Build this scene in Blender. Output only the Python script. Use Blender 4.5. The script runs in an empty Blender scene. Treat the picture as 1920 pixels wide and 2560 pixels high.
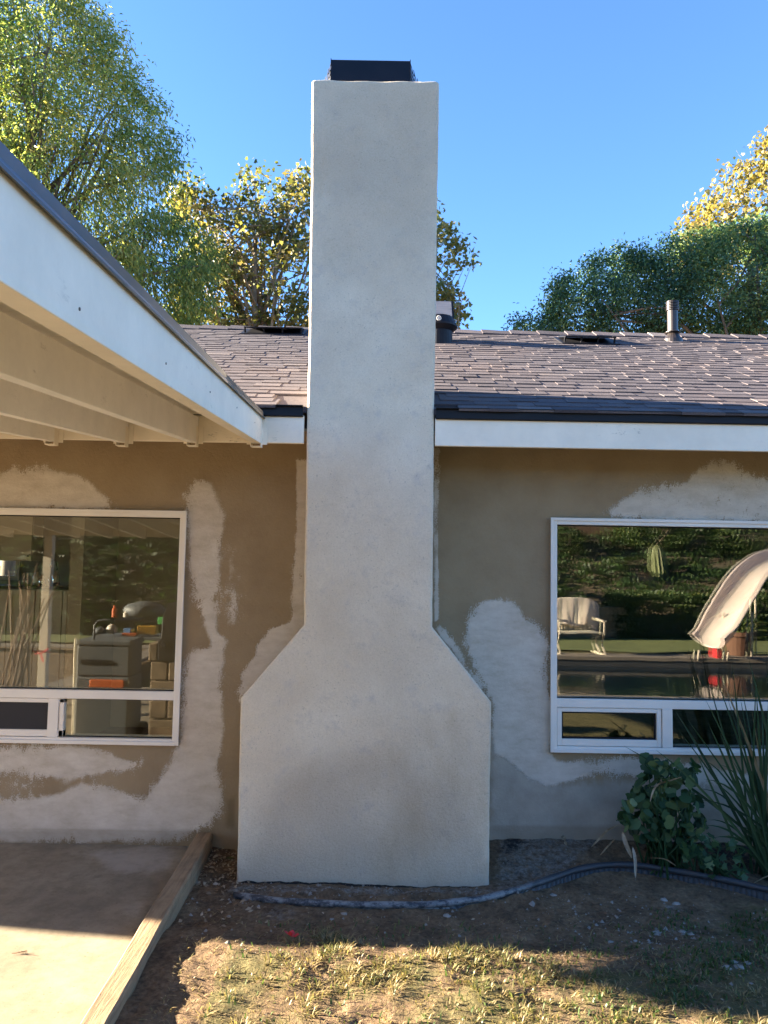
import bpy, math, random
import numpy as np
from mathutils import Vector, Matrix, noise as mnoise
random.seed(7); RNG = np.random.default_rng(7)
S = bpy.context.scene; COL = S.collection
rad = math.radians

# ------------------------------------------------------------------ camera
F = 1923.0; TH = rad(4.2); RO = rad(1.0)
CAM = np.array([0, -4.55, 1.65])
_f = np.array([0, math.cos(TH), math.sin(TH)]); _r0 = np.array([1., 0, 0]); _u0 = np.cross(_r0, _f)
_r = math.cos(RO)*_r0 + math.sin(RO)*_u0; _u = -math.sin(RO)*_r0 + math.cos(RO)*_u0
cd = bpy.data.cameras.new('camera'); cam = bpy.data.objects.new('camera', cd); COL.objects.link(cam)
cam.matrix_world = Matrix(((_r[0], _u[0], -_f[0], CAM[0]), (_r[1], _u[1], -_f[1], CAM[1]), (_r[2], _u[2], -_f[2], CAM[2]), (0, 0, 0, 1)))
cd.sensor_fit = 'VERTICAL'; cd.sensor_height = 36; cd.sensor_width = 27; cd.lens = F/2560*36
cd.clip_start = 0.05; cd.clip_end = 2000
S.camera = cam
# ------------------------------------------------------------------ sky, sun, exposure
SUN_EL, SUN_AZ = 15.0, 8.0            # the sun stands left of the house, a little behind its front wall
W = bpy.data.worlds.new('World'); S.world = W; W.use_nodes = True
nt = W.node_tree; bg = nt.nodes['Background']
sky = nt.nodes.new('ShaderNodeTexSky'); sky.sky_type = 'NISHITA'; sky.sun_disc = False
sky.sun_elevation = rad(SUN_EL); sky.sun_rotation = rad(-(90-SUN_AZ))
sky.air_density = 0.8; sky.dust_density = 0.0; sky.ozone_density = 5.0; sky.altitude = 100
nt.links.new(sky.outputs[0], bg.inputs[0]); bg.inputs[1].default_value = 0.046
sd = bpy.data.lights.new('sun', 'SUN'); sd.energy = 4.7; sd.angle = rad(0.5); sd.color = (1, .86, .66)
sun = bpy.data.objects.new('sun', sd); COL.objects.link(sun)
_e, _a = rad(SUN_EL), rad(SUN_AZ)
RAY = Vector((math.cos(_e)*math.cos(_a), -math.cos(_e)*math.sin(_a), -math.sin(_e)))
sun.rotation_euler = RAY.to_track_quat('-Z', 'Y').to_euler(); sun.location = (-10, 3, 8)
S.view_settings.view_transform = 'Standard'; S.view_settings.look = 'None'
S.view_settings.exposure = 3.68; S.view_settings.gamma = 1
S.cycles.max_bounces = 10; S.cycles.diffuse_bounces = 5; S.cycles.transparent_max_bounces = 16

# ------------------------------------------------------------------ where a sight line of the photo meets a plane of the place
def ray(x, y): return _f + (x-960)/F*_r - (y-1280)/F*_u
def P(x, y, Y):
    d = ray(x, y); return CAM + d*(Y-CAM[1])/d[1]
def G(x, y, z):
    d = ray(x, y); return CAM + d*(z-CAM[2])/d[2]
def R(x, y, L):                                         # what the window panes mirror stands in the yard
    p = P(x, y, L); return np.array([p[0], -p[1], p[2]])

# ------------------------------------------------------------------ materials
def N(t, kind, **kw):
    n = t.nodes.new(kind)
    for k, v in kw.items(): setattr(n, k, v)
    return n
def lk(t, a, b): t.links.new(a, b)
def newmat(name):
    m = bpy.data.materials.new(name); m.use_nodes = True
    return m, m.node_tree, m.node_tree.nodes['Principled BSDF']
def ramp(t, stops, inp=None, interp='LINEAR'):
    r = N(t, 'ShaderNodeValToRGB'); r.color_ramp.interpolation = interp
    e = r.color_ramp.elements
    e[0].position, e[0].color = stops[0][0], (*stops[0][1], 1)
    e[1].position, e[1].color = stops[-1][0], (*stops[-1][1], 1)
    for p, c in stops[1:-1]:
        x = e.new(p); x.color = (*c, 1)
    if inp is not None: lk(t, inp, r.inputs[0])
    return r
def tex(t, scale, detail=6, rough=.6, stretch=None, dist=0):
    tc = N(t, 'ShaderNodeTexCoord'); n = N(t, 'ShaderNodeTexNoise')
    n.inputs['Scale'].default_value = scale; n.inputs['Detail'].default_value = detail
    n.inputs['Roughness'].default_value = rough; n.inputs['Distortion'].default_value = dist
    if stretch:
        mp = N(t, 'ShaderNodeMapping'); mp.inputs['Scale'].default_value = stretch
        lk(t, tc.outputs['Object'], mp.inputs[0]); lk(t, mp.outputs[0], n.inputs['Vector'])
    else: lk(t, tc.outputs['Object'], n.inputs['Vector'])
    return n.outputs['Fac']
def math_(t, op, a, b=None, c=None, clamp=False):
    n = N(t, 'ShaderNodeMath', operation=op, use_clamp=clamp)
    for i, v in enumerate((a, b, c)):
        if v is None: continue
        if isinstance(v, (int, float)): n.inputs[i].default_value = v
        else: lk(t, v, n.inputs[i])
    return n.outputs[0]
def smooth(t, v, lo, hi):
    n = N(t, 'ShaderNodeMapRange', interpolation_type='SMOOTHSTEP'); lk(t, v, n.inputs[0])
    n.inputs[1].default_value = lo; n.inputs[2].default_value = hi
    return n.outputs[0]
def mixc(t, f, a, b, mode='MIX'):
    n = N(t, 'ShaderNodeMix', data_type='RGBA', blend_type=mode)
    for i, v in ((0, f), (6, a), (7, b)):
        if isinstance(v, (int, float)): n.inputs[i].default_value = v
        elif isinstance(v, tuple): n.inputs[i].default_value = (*v, 1)
        else: lk(t, v, n.inputs[i])
    return n.outputs[2]
def bump(t, b, h, strength, dist=.002, chain=None):
    n = N(t, 'ShaderNodeBump'); n.inputs['Strength'].default_value = strength; n.inputs['Distance'].default_value = dist
    lk(t, h, n.inputs['Height'])
    if chain is not None: lk(t, chain, n.inputs['Normal'])
    lk(t, n.outputs[0], b.inputs['Normal']); return n.outputs[0]
def attr(t, name):
    a = N(t, 'ShaderNodeAttribute'); a.attribute_name = name; return a.outputs['Fac']

def simple(name, c1, c2=None, scale=8, rough=.6, metal=0, bmp=.15, bscale=60, stretch=None, spec=.5, tint=False, lo=.35, hi=.65):
    m, t, b = newmat(name)
    c2 = c2 or tuple(x*.82 for x in c1)
    r = ramp(t, [(lo, c2), (hi, c1)], tex(t, scale, stretch=stretch))
    col = r.outputs[0]
    if tint:
        col = mixc(t, attr(t, 'tint'), mixc(t, 1.0, col, (.62, .62, .64), 'MULTIPLY'), mixc(t, 1.0, col, (1.3, 1.25, 1.2), 'MULTIPLY'))
    lk(t, col, b.inputs['Base Color'])
    b.inputs['Roughness'].default_value = rough; b.inputs['Metallic'].default_value = metal
    b.inputs['Specular IOR Level'].default_value = spec
    if bmp: bump(t, b, tex(t, bscale, 4, stretch=stretch), bmp)
    return m

def stucco_wall():
    m, t, b = newmat('painted_stucco')
    s = attr(t, 'skim'); s2 = attr(t, 'thin')
    nb = tex(t, 22, 8, .72, (1.0, 1, .55)); nf = tex(t, 130, 4, .7); nl = tex(t, 3.5, 4, .6)
    amp = math_(t, 'ADD', .25, math_(t, 'MULTIPLY', smooth(t, tex(t, 2.6, 3, .6), .38, .62), 1.5))
    no = math_(t, 'ADD', math_(t, 'MULTIPLY', math_(t, 'SUBTRACT', nb, .5), 1.1), math_(t, 'MULTIPLY', math_(t, 'SUBTRACT', nf, .5), 1.0))
    v = math_(t, 'ADD', s, math_(t, 'MULTIPLY', no, amp))
    v = math_(t, 'ADD', v, math_(t, 'MULTIPLY', math_(t, 'SUBTRACT', tex(t, 7, 5, .6), .5), .5))
    fac = math_(t, 'MULTIPLY', smooth(t, v, .42, .64), .95)
    v2 = math_(t, 'ADD', s2, math_(t, 'MULTIPLY', math_(t, 'SUBTRACT', nb, .5), .8))
    fac2 = math_(t, 'MULTIPLY', smooth(t, v2, .3, .75), .8)
    tan = ramp(t, [(.3, (.265, .19, .11)), (.5, (.31, .228, .135)), (.72, (.345, .26, .158))], nl).outputs[0]
    grey = ramp(t, [(.33, (.49, .42, .325)), (.5, (.59, .515, .42)), (.67, (.67, .60, .50))], tex(t, 9, 7, .7, (.6, 1, 1.3))).outputs[0]
    thin = ramp(t, [(.35, (.36, .315, .255)), (.65, (.49, .44, .365))], tex(t, 5, 6)).outputs[0]
    c = mixc(t, fac2, tan, thin); c = mixc(t, fac, c, grey)
    d = smooth(t, attr(t, 'dirt'), .35, .75)
    c = mixc(t, math_(t, 'MULTIPLY', d, .7), c, (.17, .115, .055))
    lk(t, c, b.inputs['Base Color']); b.inputs['Roughness'].default_value = .92; b.inputs['Specular IOR Level'].default_value = .25
    h = bump(t, b, tex(t, 55, 6, .65), .55, .006)
    h = bump(t, b, fac, .5, .004, h)
    bump(t, b, nf, .35, .003, h)
    return m
def stucco_chimney():
    m, t, b = newmat('fresh_plaster')
    nl = tex(t, 2.2, 5, .6); nm = tex(t, 9, 6, .65); nf = tex(t, 170, 3, .7)
    c = ramp(t, [(.32, (.61, .515, .39)), (.5, (.68, .585, .45)), (.68, (.74, .65, .51))], nl).outputs[0]
    c = mixc(t, smooth(t, nm, .5, .8), c, (.54, .48, .41))
    w = math_(t, 'ADD', attr(t, 'damp_shade'), math_(t, 'MULTIPLY', math_(t, 'SUBTRACT', tex(t, 4, 6, .6), .5), .45))
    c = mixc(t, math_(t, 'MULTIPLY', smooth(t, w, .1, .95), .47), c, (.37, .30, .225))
    c = mixc(t, .45, c, ramp(t, [(.36, (.82, .80, .78)), (.60, (1.08, 1.08, 1.08))], tex(t, 120, 5, .75)).outputs[0], 'MULTIPLY')
    c = mixc(t, smooth(t, tex(t, 1.1, 6, .65, (1, 1, .5)), .52, .7), c, mixc(t, 1.0, c, (.86, .82, .76), 'MULTIPLY'))
    sp = math_(t, 'GREATER_THAN', tex(t, 95, 2, .5), .68)
    c = mixc(t, math_(t, 'MULTIPLY', sp, .35), c, (.25, .22, .18))
    lk(t, c, b.inputs['Base Color']); b.inputs['Roughness'].default_value = .95; b.inputs['Specular IOR Level'].default_value = .2
    h = bump(t, b, tex(t, 75, 5, .7), .8, .008)
    h = bump(t, b, nf, .35, .003, h)
    bump(t, b, tex(t, 7, 4, .5), .25, .02, h)
    return m
def shingle_mat():
    m, t, b = newmat('asphalt_shingle')
    a = attr(t, 'tint')
    c = ramp(t, [(0, (.056, .05, .058)), (.45, (.096, .084, .092)), (.8, (.128, .112, .118)), (1, (.19, .165, .155))], a).outputs[0]
    g = tex(t, 260, 2, .6)
    c = mixc(t, .55, c, ramp(t, [(.35, (.35, .35, .36)), (.6, (1.25, 1.2, 1.15))], g).outputs[0], 'MULTIPLY')
    c = mixc(t, smooth(t, tex(t, 1.1, 4), .45, .7), c, mixc(t, 1.0, c, (1.25, 1.15, 1.05), 'MULTIPLY'))
    lk(t, c, b.inputs['Base Color']); b.inputs['Roughness'].default_value = .95; b.inputs['Specular IOR Level'].default_value = .2
    bump(t, b, g, .5, .003); return m
def leaf_mat(name, stops, trans=.4):
    m = bpy.data.materials.new(name); m.use_nodes = True; t = m.node_tree
    for n in list(t.nodes): t.nodes.remove(n)
    o = N(t, 'ShaderNodeOutputMaterial')
    c = ramp(t, stops, attr(t, 'tint')).outputs[0]
    pb = N(t, 'ShaderNodeBsdfPrincipled'); lk(t, c, pb.inputs['Base Color']); pb.inputs['Roughness'].default_value = .5; pb.inputs['Specular IOR Level'].default_value = .35
    tr = N(t, 'ShaderNodeBsdfTranslucent'); lk(t, mixc(t, 1.0, c, (1.5, 1.5, .8), 'MULTIPLY'), tr.inputs[0])
    mx = N(t, 'ShaderNodeMixShader'); mx.inputs[0].default_value = trans
    lk(t, pb.outputs[0], mx.inputs[1]); lk(t, tr.outputs[0], mx.inputs[2]); lk(t, mx.outputs[0], o.inputs[0])
    return m
def glass_mat(name, refl, tintc=(.8, .84, .8)):
    m = bpy.data.materials.new(name); m.use_nodes = True; t = m.node_tree
    for n in list(t.nodes): t.nodes.remove(n)
    o = N(t, 'ShaderNodeOutputMaterial')
    tr = N(t, 'ShaderNodeBsdfTransparent'); tr.inputs[0].default_value = (*tintc, 1)
    gl = N(t, 'ShaderNodeBsdfGlossy'); gl.inputs['Roughness'].default_value = 0.0; gl.inputs[0].default_value = (1, .98, .94, 1)
    bp = N(t, 'ShaderNodeBump'); bp.inputs['Strength'].default_value = .025; bp.inputs['Distance'].default_value = .01
    lk(t, tex(t, 2.5, 2), bp.inputs['Height']); lk(t, bp.outputs[0], gl.inputs['Normal'])
    mx = N(t, 'ShaderNodeMixShader'); mx.inputs[0].default_value = refl
    lk(t, tr.outputs[0], mx.inputs[1]); lk(t, gl.outputs[0], mx.inputs[2]); lk(t, mx.outputs[0], o.inputs[0])
    return m
def dirt_mat():
    m, t, b = newmat('dirt')
    n1 = tex(t, 6, 8, .65); n2 = tex(t, 45, 6, .7); n3 = tex(t, 160, 3, .7)
    c = ramp(t, [(.3, (.10, .07, .045)), (.5, (.195, .132, .08)), (.7, (.275, .19, .115))], n1).outputs[0]
    c = mixc(t, .6, c, ramp(t, [(.35, (.32, .30, .29)), (.62, (1.3, 1.25, 1.2))], n2).outputs[0], 'MULTIPLY')
    gr = math_(t, 'ADD', attr(t, 'turf'), math_(t, 'MULTIPLY', math_(t, 'SUBTRACT', tex(t, 18, 6, .7), .5), 1.0))
    c = mixc(t, math_(t, 'MULTIPLY', smooth(t, gr, .4, .8), .7), c, (.105, .105, .04))
    av = math_(t, 'ADD', attr(t, 'ash'), math_(t, 'MULTIPLY', math_(t, 'SUBTRACT', tex(t, 24, 8, .8), .5), 1.7))
    c = mixc(t, smooth(t, av, .42, .85), c, ramp(t, [(.35, (.10, .085, .07)), (.6, (.285, .25, .21))], n2).outputs[0])
    dk = math_(t, 'ADD', attr(t, 'dark_ground'), math_(t, 'MULTIPLY', math_(t, 'SUBTRACT', tex(t, 14, 8, .75), .5), 1.3))
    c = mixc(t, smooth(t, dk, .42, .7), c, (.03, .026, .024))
    sp = math_(t, 'MULTIPLY', math_(t, 'GREATER_THAN', tex(t, 60, 3, .6), .69), smooth(t, tex(t, 3, 3), .5, .62))
    c = mixc(t, sp, c, (.38, .36, .33))
    lk(t, c, b.inputs['Base Color']); b.inputs['Roughness'].default_value = .97; b.inputs['Specular IOR Level'].default_value = .15
    h = bump(t, b, n2, .9, .02); bump(t, b, n3, .6, .006, h); return m
def concrete_mat():
    m, t, b = newmat('patio_concrete')
    n1 = tex(t, 2.2, 7, .6); n2 = tex(t, 14, 7, .7)
    c = ramp(t, [(.3, (.19, .152, .105)), (.5, (.25, .205, .142)), (.68, (.295, .245, .172))], n1).outputs[0]
    c = mixc(t, .5, c, ramp(t, [(.34, (.62, .60, .57)), (.6, (1.14, 1.12, 1.1))], n2).outputs[0], 'MULTIPLY')
    c = mixc(t, math_(t, 'MULTIPLY', math_(t, 'GREATER_THAN', tex(t, 70, 3, .6), .66), .45), c, (.10, .075, .05))
    st = smooth(t, math_(t, 'ADD', attr(t, 'stain'), math_(t, 'MULTIPLY', math_(t, 'SUBTRACT', tex(t, 9, 7, .7), .5), 1.0)), .45, .8)
    c = mixc(t, math_(t, 'MULTIPLY', st, .7), c, (.09, .07, .05))
    dust = smooth(t, math_(t, 'ADD', attr(t, 'dust'), math_(t, 'MULTIPLY', math_(t, 'SUBTRACT', tex(t, 7, 7, .7), .5), 1.0)), .4, .9)
    c = mixc(t, math_(t, 'MULTIPLY', dust, .5), c, (.42, .38, .33))
    lk(t, c, b.inputs['Base Color']); b.inputs['Roughness'].default_value = .85; b.inputs['Specular IOR Level'].default_value = .3
    h = bump(t, b, n2, .25, .004); bump(t, b, tex(t, 150, 3), .25, .002, h); return m
def wood_mat(name, c1, c2, axis=1, rough=.8, scale=26):
    m, t, b = newmat(name)
    st = [1, 1, 1]; st[axis] = .05
    g = tex(t, scale*2, 6, .7, tuple(st), .4)
    c = ramp(t, [(.3, c2), (.5, c1), (.7, tuple(x*1.2 for x in c1))], g).outputs[0]
    c = mixc(t, smooth(t, tex(t, 7, 5), .45, .75), c, mixc(t, 1.0, c, (.7, .68, .66), 'MULTIPLY'))
    lk(t, c, b.inputs['Base Color']); b.inputs['Roughness'].default_value = rough
    bump(t, b, g, .7, .006); return m
def paint_mat(name, c, dirty=.35, dcol=(.22, .18, .13)):
    m, t, b = newmat(name)
    base = ramp(t, [(.35, tuple(x*.88 for x in c)), (.65, c)], tex(t, 4, 7, .7)).outputs[0]
    sp = math_(t, 'MULTIPLY', smooth(t, tex(t, 15, 8, .78, (.7, .7, 2)), .58, .66), smooth(t, tex(t, 1.7, 3, .6), .47, .6))
    cc = mixc(t, math_(t, 'MULTIPLY', sp, dirty), base, dcol)
    lk(t, cc, b.inputs['Base Color']); b.inputs['Roughness'].default_value = .6
    bump(t, b, tex(t, 40, 6, .6, (.2, .2, 1)), .2, .003); return m

M = {}
M['wall'] = stucco_wall(); M['chimney'] = stucco_chimney(); M['shingle'] = shingle_mat(); M['dirt'] = dirt_mat(); M['slab'] = concrete_mat()
M['fascia'] = paint_mat('white_fascia_paint', (.85, .755, .605), .75)
M['white'] = paint_mat('white_beam_paint', (.88, .785, .64), .45)
M['vinyl'] = simple('white_vinyl', (.80, .74, .66), (.74, .68, .60), 3, .4, bmp=.03)
M['metal'] = simple('dark_edge_metal', (.010, .010, .012), (.014, .014, .016), 5, .5, .0, bmp=.05, spec=.2)
M['dustmetal'] = simple('dusty_edge_metal', (.12, .105, .09), (.05, .045, .042), 9, .6, bmp=.1)
M['flash'] = simple('grey_edge_flashing', (.15, .155, .17), (.12, .125, .14), 4, .32, .85, bmp=.03)
M['black'] = simple('black_metal', (.007, .008, .012), (.011, .011, .015), 9, .5, bmp=.05, spec=.2)
M['bronze'] = simple('brown_pipe_paint', (.026, .02, .018), (.018, .014, .013), 9, .4, bmp=.05)
M['solar'] = simple('solar_cells', (.30, .27, .255), (.19, .175, .17), 30, .4, stretch=(.2, 1, 8), bmp=.0)
M['timber'] = wood_mat('weathered_timber', (.29, .195, .11), (.14, .09, .05), 1)
M['rafter'] = paint_mat('white_paint_bounce_lifted', (.90, .85, .77), .35)  # beam white again, paler to carry bounce light under the cover
M['soffit'] = paint_mat('painted_soffit', (.90, .85, .77), .1)
M['drain'] = None
M['room'] = simple('room_paint', (.42, .40, .35), (.38, .36, .31), 2, .8, bmp=.02)
M['cabinet'] = simple('cream_cabinet', (.68, .62, .48), (.62, .56, .43), 2, .5, bmp=.02)
M['counter'] = simple('dark_counter', (.03, .025, .022), (.06, .05, .045), 40, .2, bmp=.0)
M['chrome'] = simple('chrome', (.8, .8, .8), (.75, .75, .75), 3, .12, 1, bmp=0)
M['floorwood'] = simple('room_floor', (.16, .10, .06), (.11, .07, .04), 6, .4)
M['screen'] = simple('insect_screen', (.022, .02, .022), (.03, .027, .028), 200, .8, bmp=.1)
M['greybox'] = simple('grey_plastic', (.12, .135, .155), (.105, .118, .135), 6, .55, bmp=.05)
M['orange'] = simple('orange_plastic', (.65, .14, .03), (.55, .11, .025), 6, .5, bmp=.03)
M['yellow'] = simple('yellow_card', (.75, .42, .05), (.65, .35, .04), 6, .6, bmp=.05)
M['blue'] = simple('blue_plastic', (.06, .16, .36), (.05, .13, .3), 6, .5, bmp=.03)
M['red'] = simple('red_ribbon', (.6, .04, .04), (.5, .03, .04), 6, .6, bmp=.05)
M['green'] = simple('green_tape', (.08, .5, .12), (.07, .42, .1), 6, .5, bmp=.03)
M['block'] = simple('split_face_block', (.30, .22, .145), (.15, .11, .075), 14, .9, bmp=.9, bscale=16)
M['stake'] = simple('bamboo', (.20, .115, .06), (.11, .065, .035), 12, .6, stretch=(1, 1, .1))
M['cream_cloth'] = simple('cream_cloth', (.68, .58, .48), (.60, .50, .41), 4, .9, bmp=.2, bscale=120)
M['slide_gel'] = simple('slide_gelcoat', (.70, .60, .54), (.62, .52, .46), 1.2, .35, bmp=.04)
M['chairframe'] = simple('cream_frame', (.70, .62, .48), (.62, .55, .42), 5, .5, bmp=.05)
M['terracotta'] = simple('terracotta', (.16, .075, .045), (.12, .06, .035), 6, .8)
M['bark'] = simple('bark', (.17, .13, .10), (.085, .065, .05), 9, .95, bmp=.8, bscale=14, stretch=(1, 1, .2))
M['palebark'] = simple('pale_bark', (.30, .235, .165), (.14, .105, .075), 5, .9, bmp=.5, bscale=14)
M['lime'] = simple('dried_plaster', (.33, .30, .265), (.2, .18, .155), 20, .95, bmp=.6, bscale=50)
M['coping'] = simple('pool_coping', (.27, .22, .17), (.18, .145, .115), 7, .8, bmp=.3)
M['hill'] = simple('hill_soil', (.14, .095, .06), (.06, .058, .03), 1.6, .97, bmp=.9, bscale=9)
M['tile'] = simple('pool_tile', (.085, .08, .075), (.05, .05, .055), 20, .5, bmp=.2)
M['fence'] = wood_mat('brown_fence_wood', (.17, .10, .065), (.09, .055, .035), 2)
G1 = [(0, (.018, .04, .012)), (.45, (.055, .10, .028)), (.8, (.13, .175, .045)), (1, (.26, .25, .06))]
M['leaf_ash'] = leaf_mat('ash_leaf', [(0, (.045, .09, .035)), (.4, (.12, .195, .065)), (.75, (.25, .30, .10)), (1, (.40, .36, .11))], .5)
M['leaf_syc'] = leaf_mat('sycamore_leaf', [(0, (.05, .075, .025)), (.4, (.115, .125, .04)), (.75, (.225, .185, .065)), (1, (.33, .25, .105))], .4)
M['leaf_dark'] = leaf_mat('evergreen_leaf', [(0, (.02, .055, .036)), (.5, (.055, .12, .068)), (.85, (.11, .19, .085)), (1, (.20, .25, .09))], .4)
M['leaf_yel'] = leaf_mat('yellow_leaf', [(0, (.07, .085, .025)), (.4, (.15, .135, .04)), (1, (.25, .18, .06))], .38)
M['leaf_ger'] = leaf_mat('geranium_leaf', [(0, (.016, .045, .022)), (.5, (.04, .09, .035)), (.9, (.085, .14, .05)), (1, (.14, .18, .07))], .25)
M['leaf_strap'] = leaf_mat('strap_leaf', [(0, (.014, .038, .018)), (.6, (.035, .075, .03)), (.92, (.07, .12, .05)), (1, (.25, .17, .08))], .25)
M['leaf_hedge'] = leaf_mat('hedge_leaf', [(0, (.018, .045, .015)), (.6, (.06, .10, .028)), (1, (.17, .18, .05))], .3)
M['grass'] = leaf_mat('grass_blade', [(0, (.06, .08, .025)), (.35, (.125, .13, .045)), (.7, (.24, .185, .09)), (1, (.33, .25, .14))], .3)
M['shadegrass'] = leaf_mat('green_grass_blade', [(0, (.03, .06, .015)), (.6, (.07, .11, .03)), (1, (.2, .18, .07))], .3)
M['dry'] = leaf_mat('dry_leaf', [(0, (.22, .14, .08)), (1, (.45, .36, .26))], .2)
M['lawn'] = simple('lawn', (.17, .19, .05), (.11, .13, .035), 5, .95, bmp=.6, bscale=90)
M['glassL'] = glass_mat('patio_window_glass', .075); M['glassR'] = glass_mat('window_glass', .095)
def water_mat():
    m, t, b = newmat('pool_water'); b.inputs['Base Color'].default_value = (.006, .014, .022, 1); b.inputs['Roughness'].default_value = .04
    bump(t, b, tex(t, 5, 3), .12, .02); return m
M['water'] = water_mat()
def drain_mat():
    m, t, b = newmat('splattered_black_edging')
    v = smooth(t, tex(t, 26, 8, .75, (.6, 1, 1)), .42, .58)
    z = N(t, 'ShaderNodeTexCoord'); sx = N(t, 'ShaderNodeSeparateXYZ'); lk(t, z.outputs['Object'], sx.inputs[0])
    left = smooth(t, math_(t, 'MULTIPLY', sx.outputs[0], -1.0), -.95, -.55)
    c = mixc(t, math_(t, 'MULTIPLY', v, math_(t, 'MULTIPLY', left, .75)), (.03, .032, .038), (.27, .265, .26))
    lk(t, c, b.inputs['Base Color']); b.inputs['Roughness'].default_value = .55; bump(t, b, tex(t, 40, 5), .4, .004); return m
M['drain'] = drain_mat()

# ------------------------------------------------------------------ object helpers
def wloc(o):
    v = Vector(o.location)
    return v if o.parent is None else v + wloc(o.parent)
def tag(o, label=None, cat=None, group=None, kind=None):
    if label: o['label'] = label
    if cat: o['category'] = cat
    if group: o['group'] = group
    if kind: o['kind'] = kind
    return o
def thing(name, loc, label, cat, group=None):
    o = bpy.data.objects.new(name, None); COL.objects.link(o); o.location = Vector(loc); o.empty_display_size = .1
    return tag(o, label, cat, group)
def link(name, me, mats, parent=None, base=None):
    for m in (mats if isinstance(mats, (list, tuple)) else [mats]): me.materials.append(m)
    o = bpy.data.objects.new(name, me); COL.objects.link(o)
    if parent is not None: o.parent = parent; off = wloc(parent)
    elif base is not None: o.location = Vector(base); off = Vector(base)
    else: off = None
    if off is not None: me.transform(Matrix.Translation(-off))
    return o
def dup(o, parent=None):
    c = o.copy(); COL.objects.link(c)
    if parent is not None: c.parent = parent
    for ch in list(o.children): dup(ch, c)
    return c
class MB:
    def __init__(s): s.v = []; s.f = []; s.m = []; s.t = []
    def add(s, vs, fs, m=0, t=.5):
        n = len(s.v); s.v += [tuple(map(float, v)) for v in vs]
        for f in fs: s.f.append([n+i for i in f]); s.m.append(m); s.t.append(t)
        return s
    def hexa(s, p, m=0, t=.5):                         # 4 lower + 4 upper corners, each in the same turning order
        return s.add(p, [(3, 2, 1, 0), (4, 5, 6, 7), (0, 1, 5, 4), (1, 2, 6, 5), (2, 3, 7, 6), (3, 0, 4, 7)], m, t)
    def box(s, lo, hi, m=0, t=.5, rot=None, piv=None):
        (a, b, c), (d, e, f) = lo, hi
        p = [(a, b, c), (d, b, c), (d, e, c), (a, e, c), (a, b, f), (d, b, f), (d, e, f), (a, e, f)]
        if rot is not None:
            pv = Vector(piv if piv is not None else ((a+d)/2, (b+e)/2, (c+f)/2)); p = [pv + rot @ (Vector(q)-pv) for q in p]
        return s.hexa(p, m, t)
    def beam(s, a, b, w, h, m=0, t=.5, up=(0, 0, 1)):  # a bar along a-b, w wide, h high, centred
        a, b = Vector(a), Vector(b); d = (b-a).normalized(); sd_ = d.cross(Vector(up)).normalized(); u = sd_.cross(d)
        q = [sd_*(-w/2)-u*(h/2), sd_*(w/2)-u*(h/2), sd_*(w/2)+u*(h/2), sd_*(-w/2)+u*(h/2)]
        s.add([a+x for x in q]+[b+x for x in q], [(0, 1, 2, 3), (7, 6, 5, 4), (4, 5, 1, 0), (5, 6, 2, 1), (6, 7, 3, 2), (7, 4, 0, 3)], m, t); return s
    def tube(s, pts, rr, n=8, m=0, t=.5, cap=True):
        pts = [Vector(p) for p in pts]
        if not hasattr(rr, '__len__'): rr = [rr]*len(pts)
        base = len(s.v); ref = Vector((.13, .31, .94))
        for i, p in enumerate(pts):
            d = (pts[min(i+1, len(pts)-1)]-pts[max(i-1, 0)]).normalized()
            a = d.cross(ref)
            if a.length < .05: a = d.cross(Vector((1, 0, 0)))
            a.normalize(); b = d.cross(a)
            for k in range(n):
                an = 2*math.pi*k/n; q = p+(a*math.cos(an)+b*math.sin(an))*rr[i]; s.v.append(tuple(q))
        for i in range(len(pts)-1):
            for k in range(n):
                k2 = (k+1) % n; s.f.append([base+i*n+k, base+i*n+k2, base+(i+1)*n+k2, base+(i+1)*n+k]); s.m.append(m); s.t.append(t)
        if cap:
            s.f.append([base+k for k in range(n)][::-1]); s.m.append(m); s.t.append(t)
            s.f.append([base+(len(pts)-1)*n+k for k in range(n)]); s.m.append(m); s.t.append(t)
        return s
    def _lathe(s, c, prof, n=20, m=0, t=.5):
        b = len(s.v)
        for r, h in prof:
            for k in range(n):
                a = 2*math.pi*k/n; s.v.append((c[0]+r*math.cos(a), c[1]+r*math.sin(a), c[2]+h))
        for i in range(len(prof)-1):
            for k in range(n):
                k2 = (k+1) % n; s.f.append([b+i*n+k, b+i*n+k2, b+(i+1)*n+k2, b+(i+1)*n+k]); s.m.append(m); s.t.append(t)
        s.f.append([b+k for k in range(n)][::-1]); s.m.append(m); s.t.append(t)
        s.f.append([b+(len(prof)-1)*n+k for k in range(n)]); s.m.append(m); s.t.append(t); return s
    def prism(s, poly, d, m=0, t=.5):                  # poly: 3-D points, extruded by vector d
        n = len(poly); d = Vector(d); a = [Vector(p) for p in poly]
        fs = [tuple(range(n))[::-1], tuple(range(n, 2*n))]+[(i, (i+1) % n, n+(i+1) % n, n+i) for i in range(n)]
        return s.add(a+[p+d for p in a], fs, m, t)
    def build(s, name, mats, parent=None, bevel=0, smooth=False, base=None, seg=2):
        me = bpy.data.meshes.new(name); me.from_pydata(s.v, [], s.f)
        if len(set(s.m)) > 1: me.polygons.foreach_set('material_index', s.m)
        a = me.attributes.new('tint', 'FLOAT', 'FACE'); a.data.foreach_set('value', s.t)
        if smooth: me.polygons.foreach_set('use_smooth', [True]*len(s.f))
        o = link(name, me, mats, parent, base)
        import bmesh
        bm = bmesh.new(); bm.from_mesh(me); bmesh.ops.recalc_face_normals(bm, faces=bm.faces); bm.to_mesh(me); bm.free()
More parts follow.
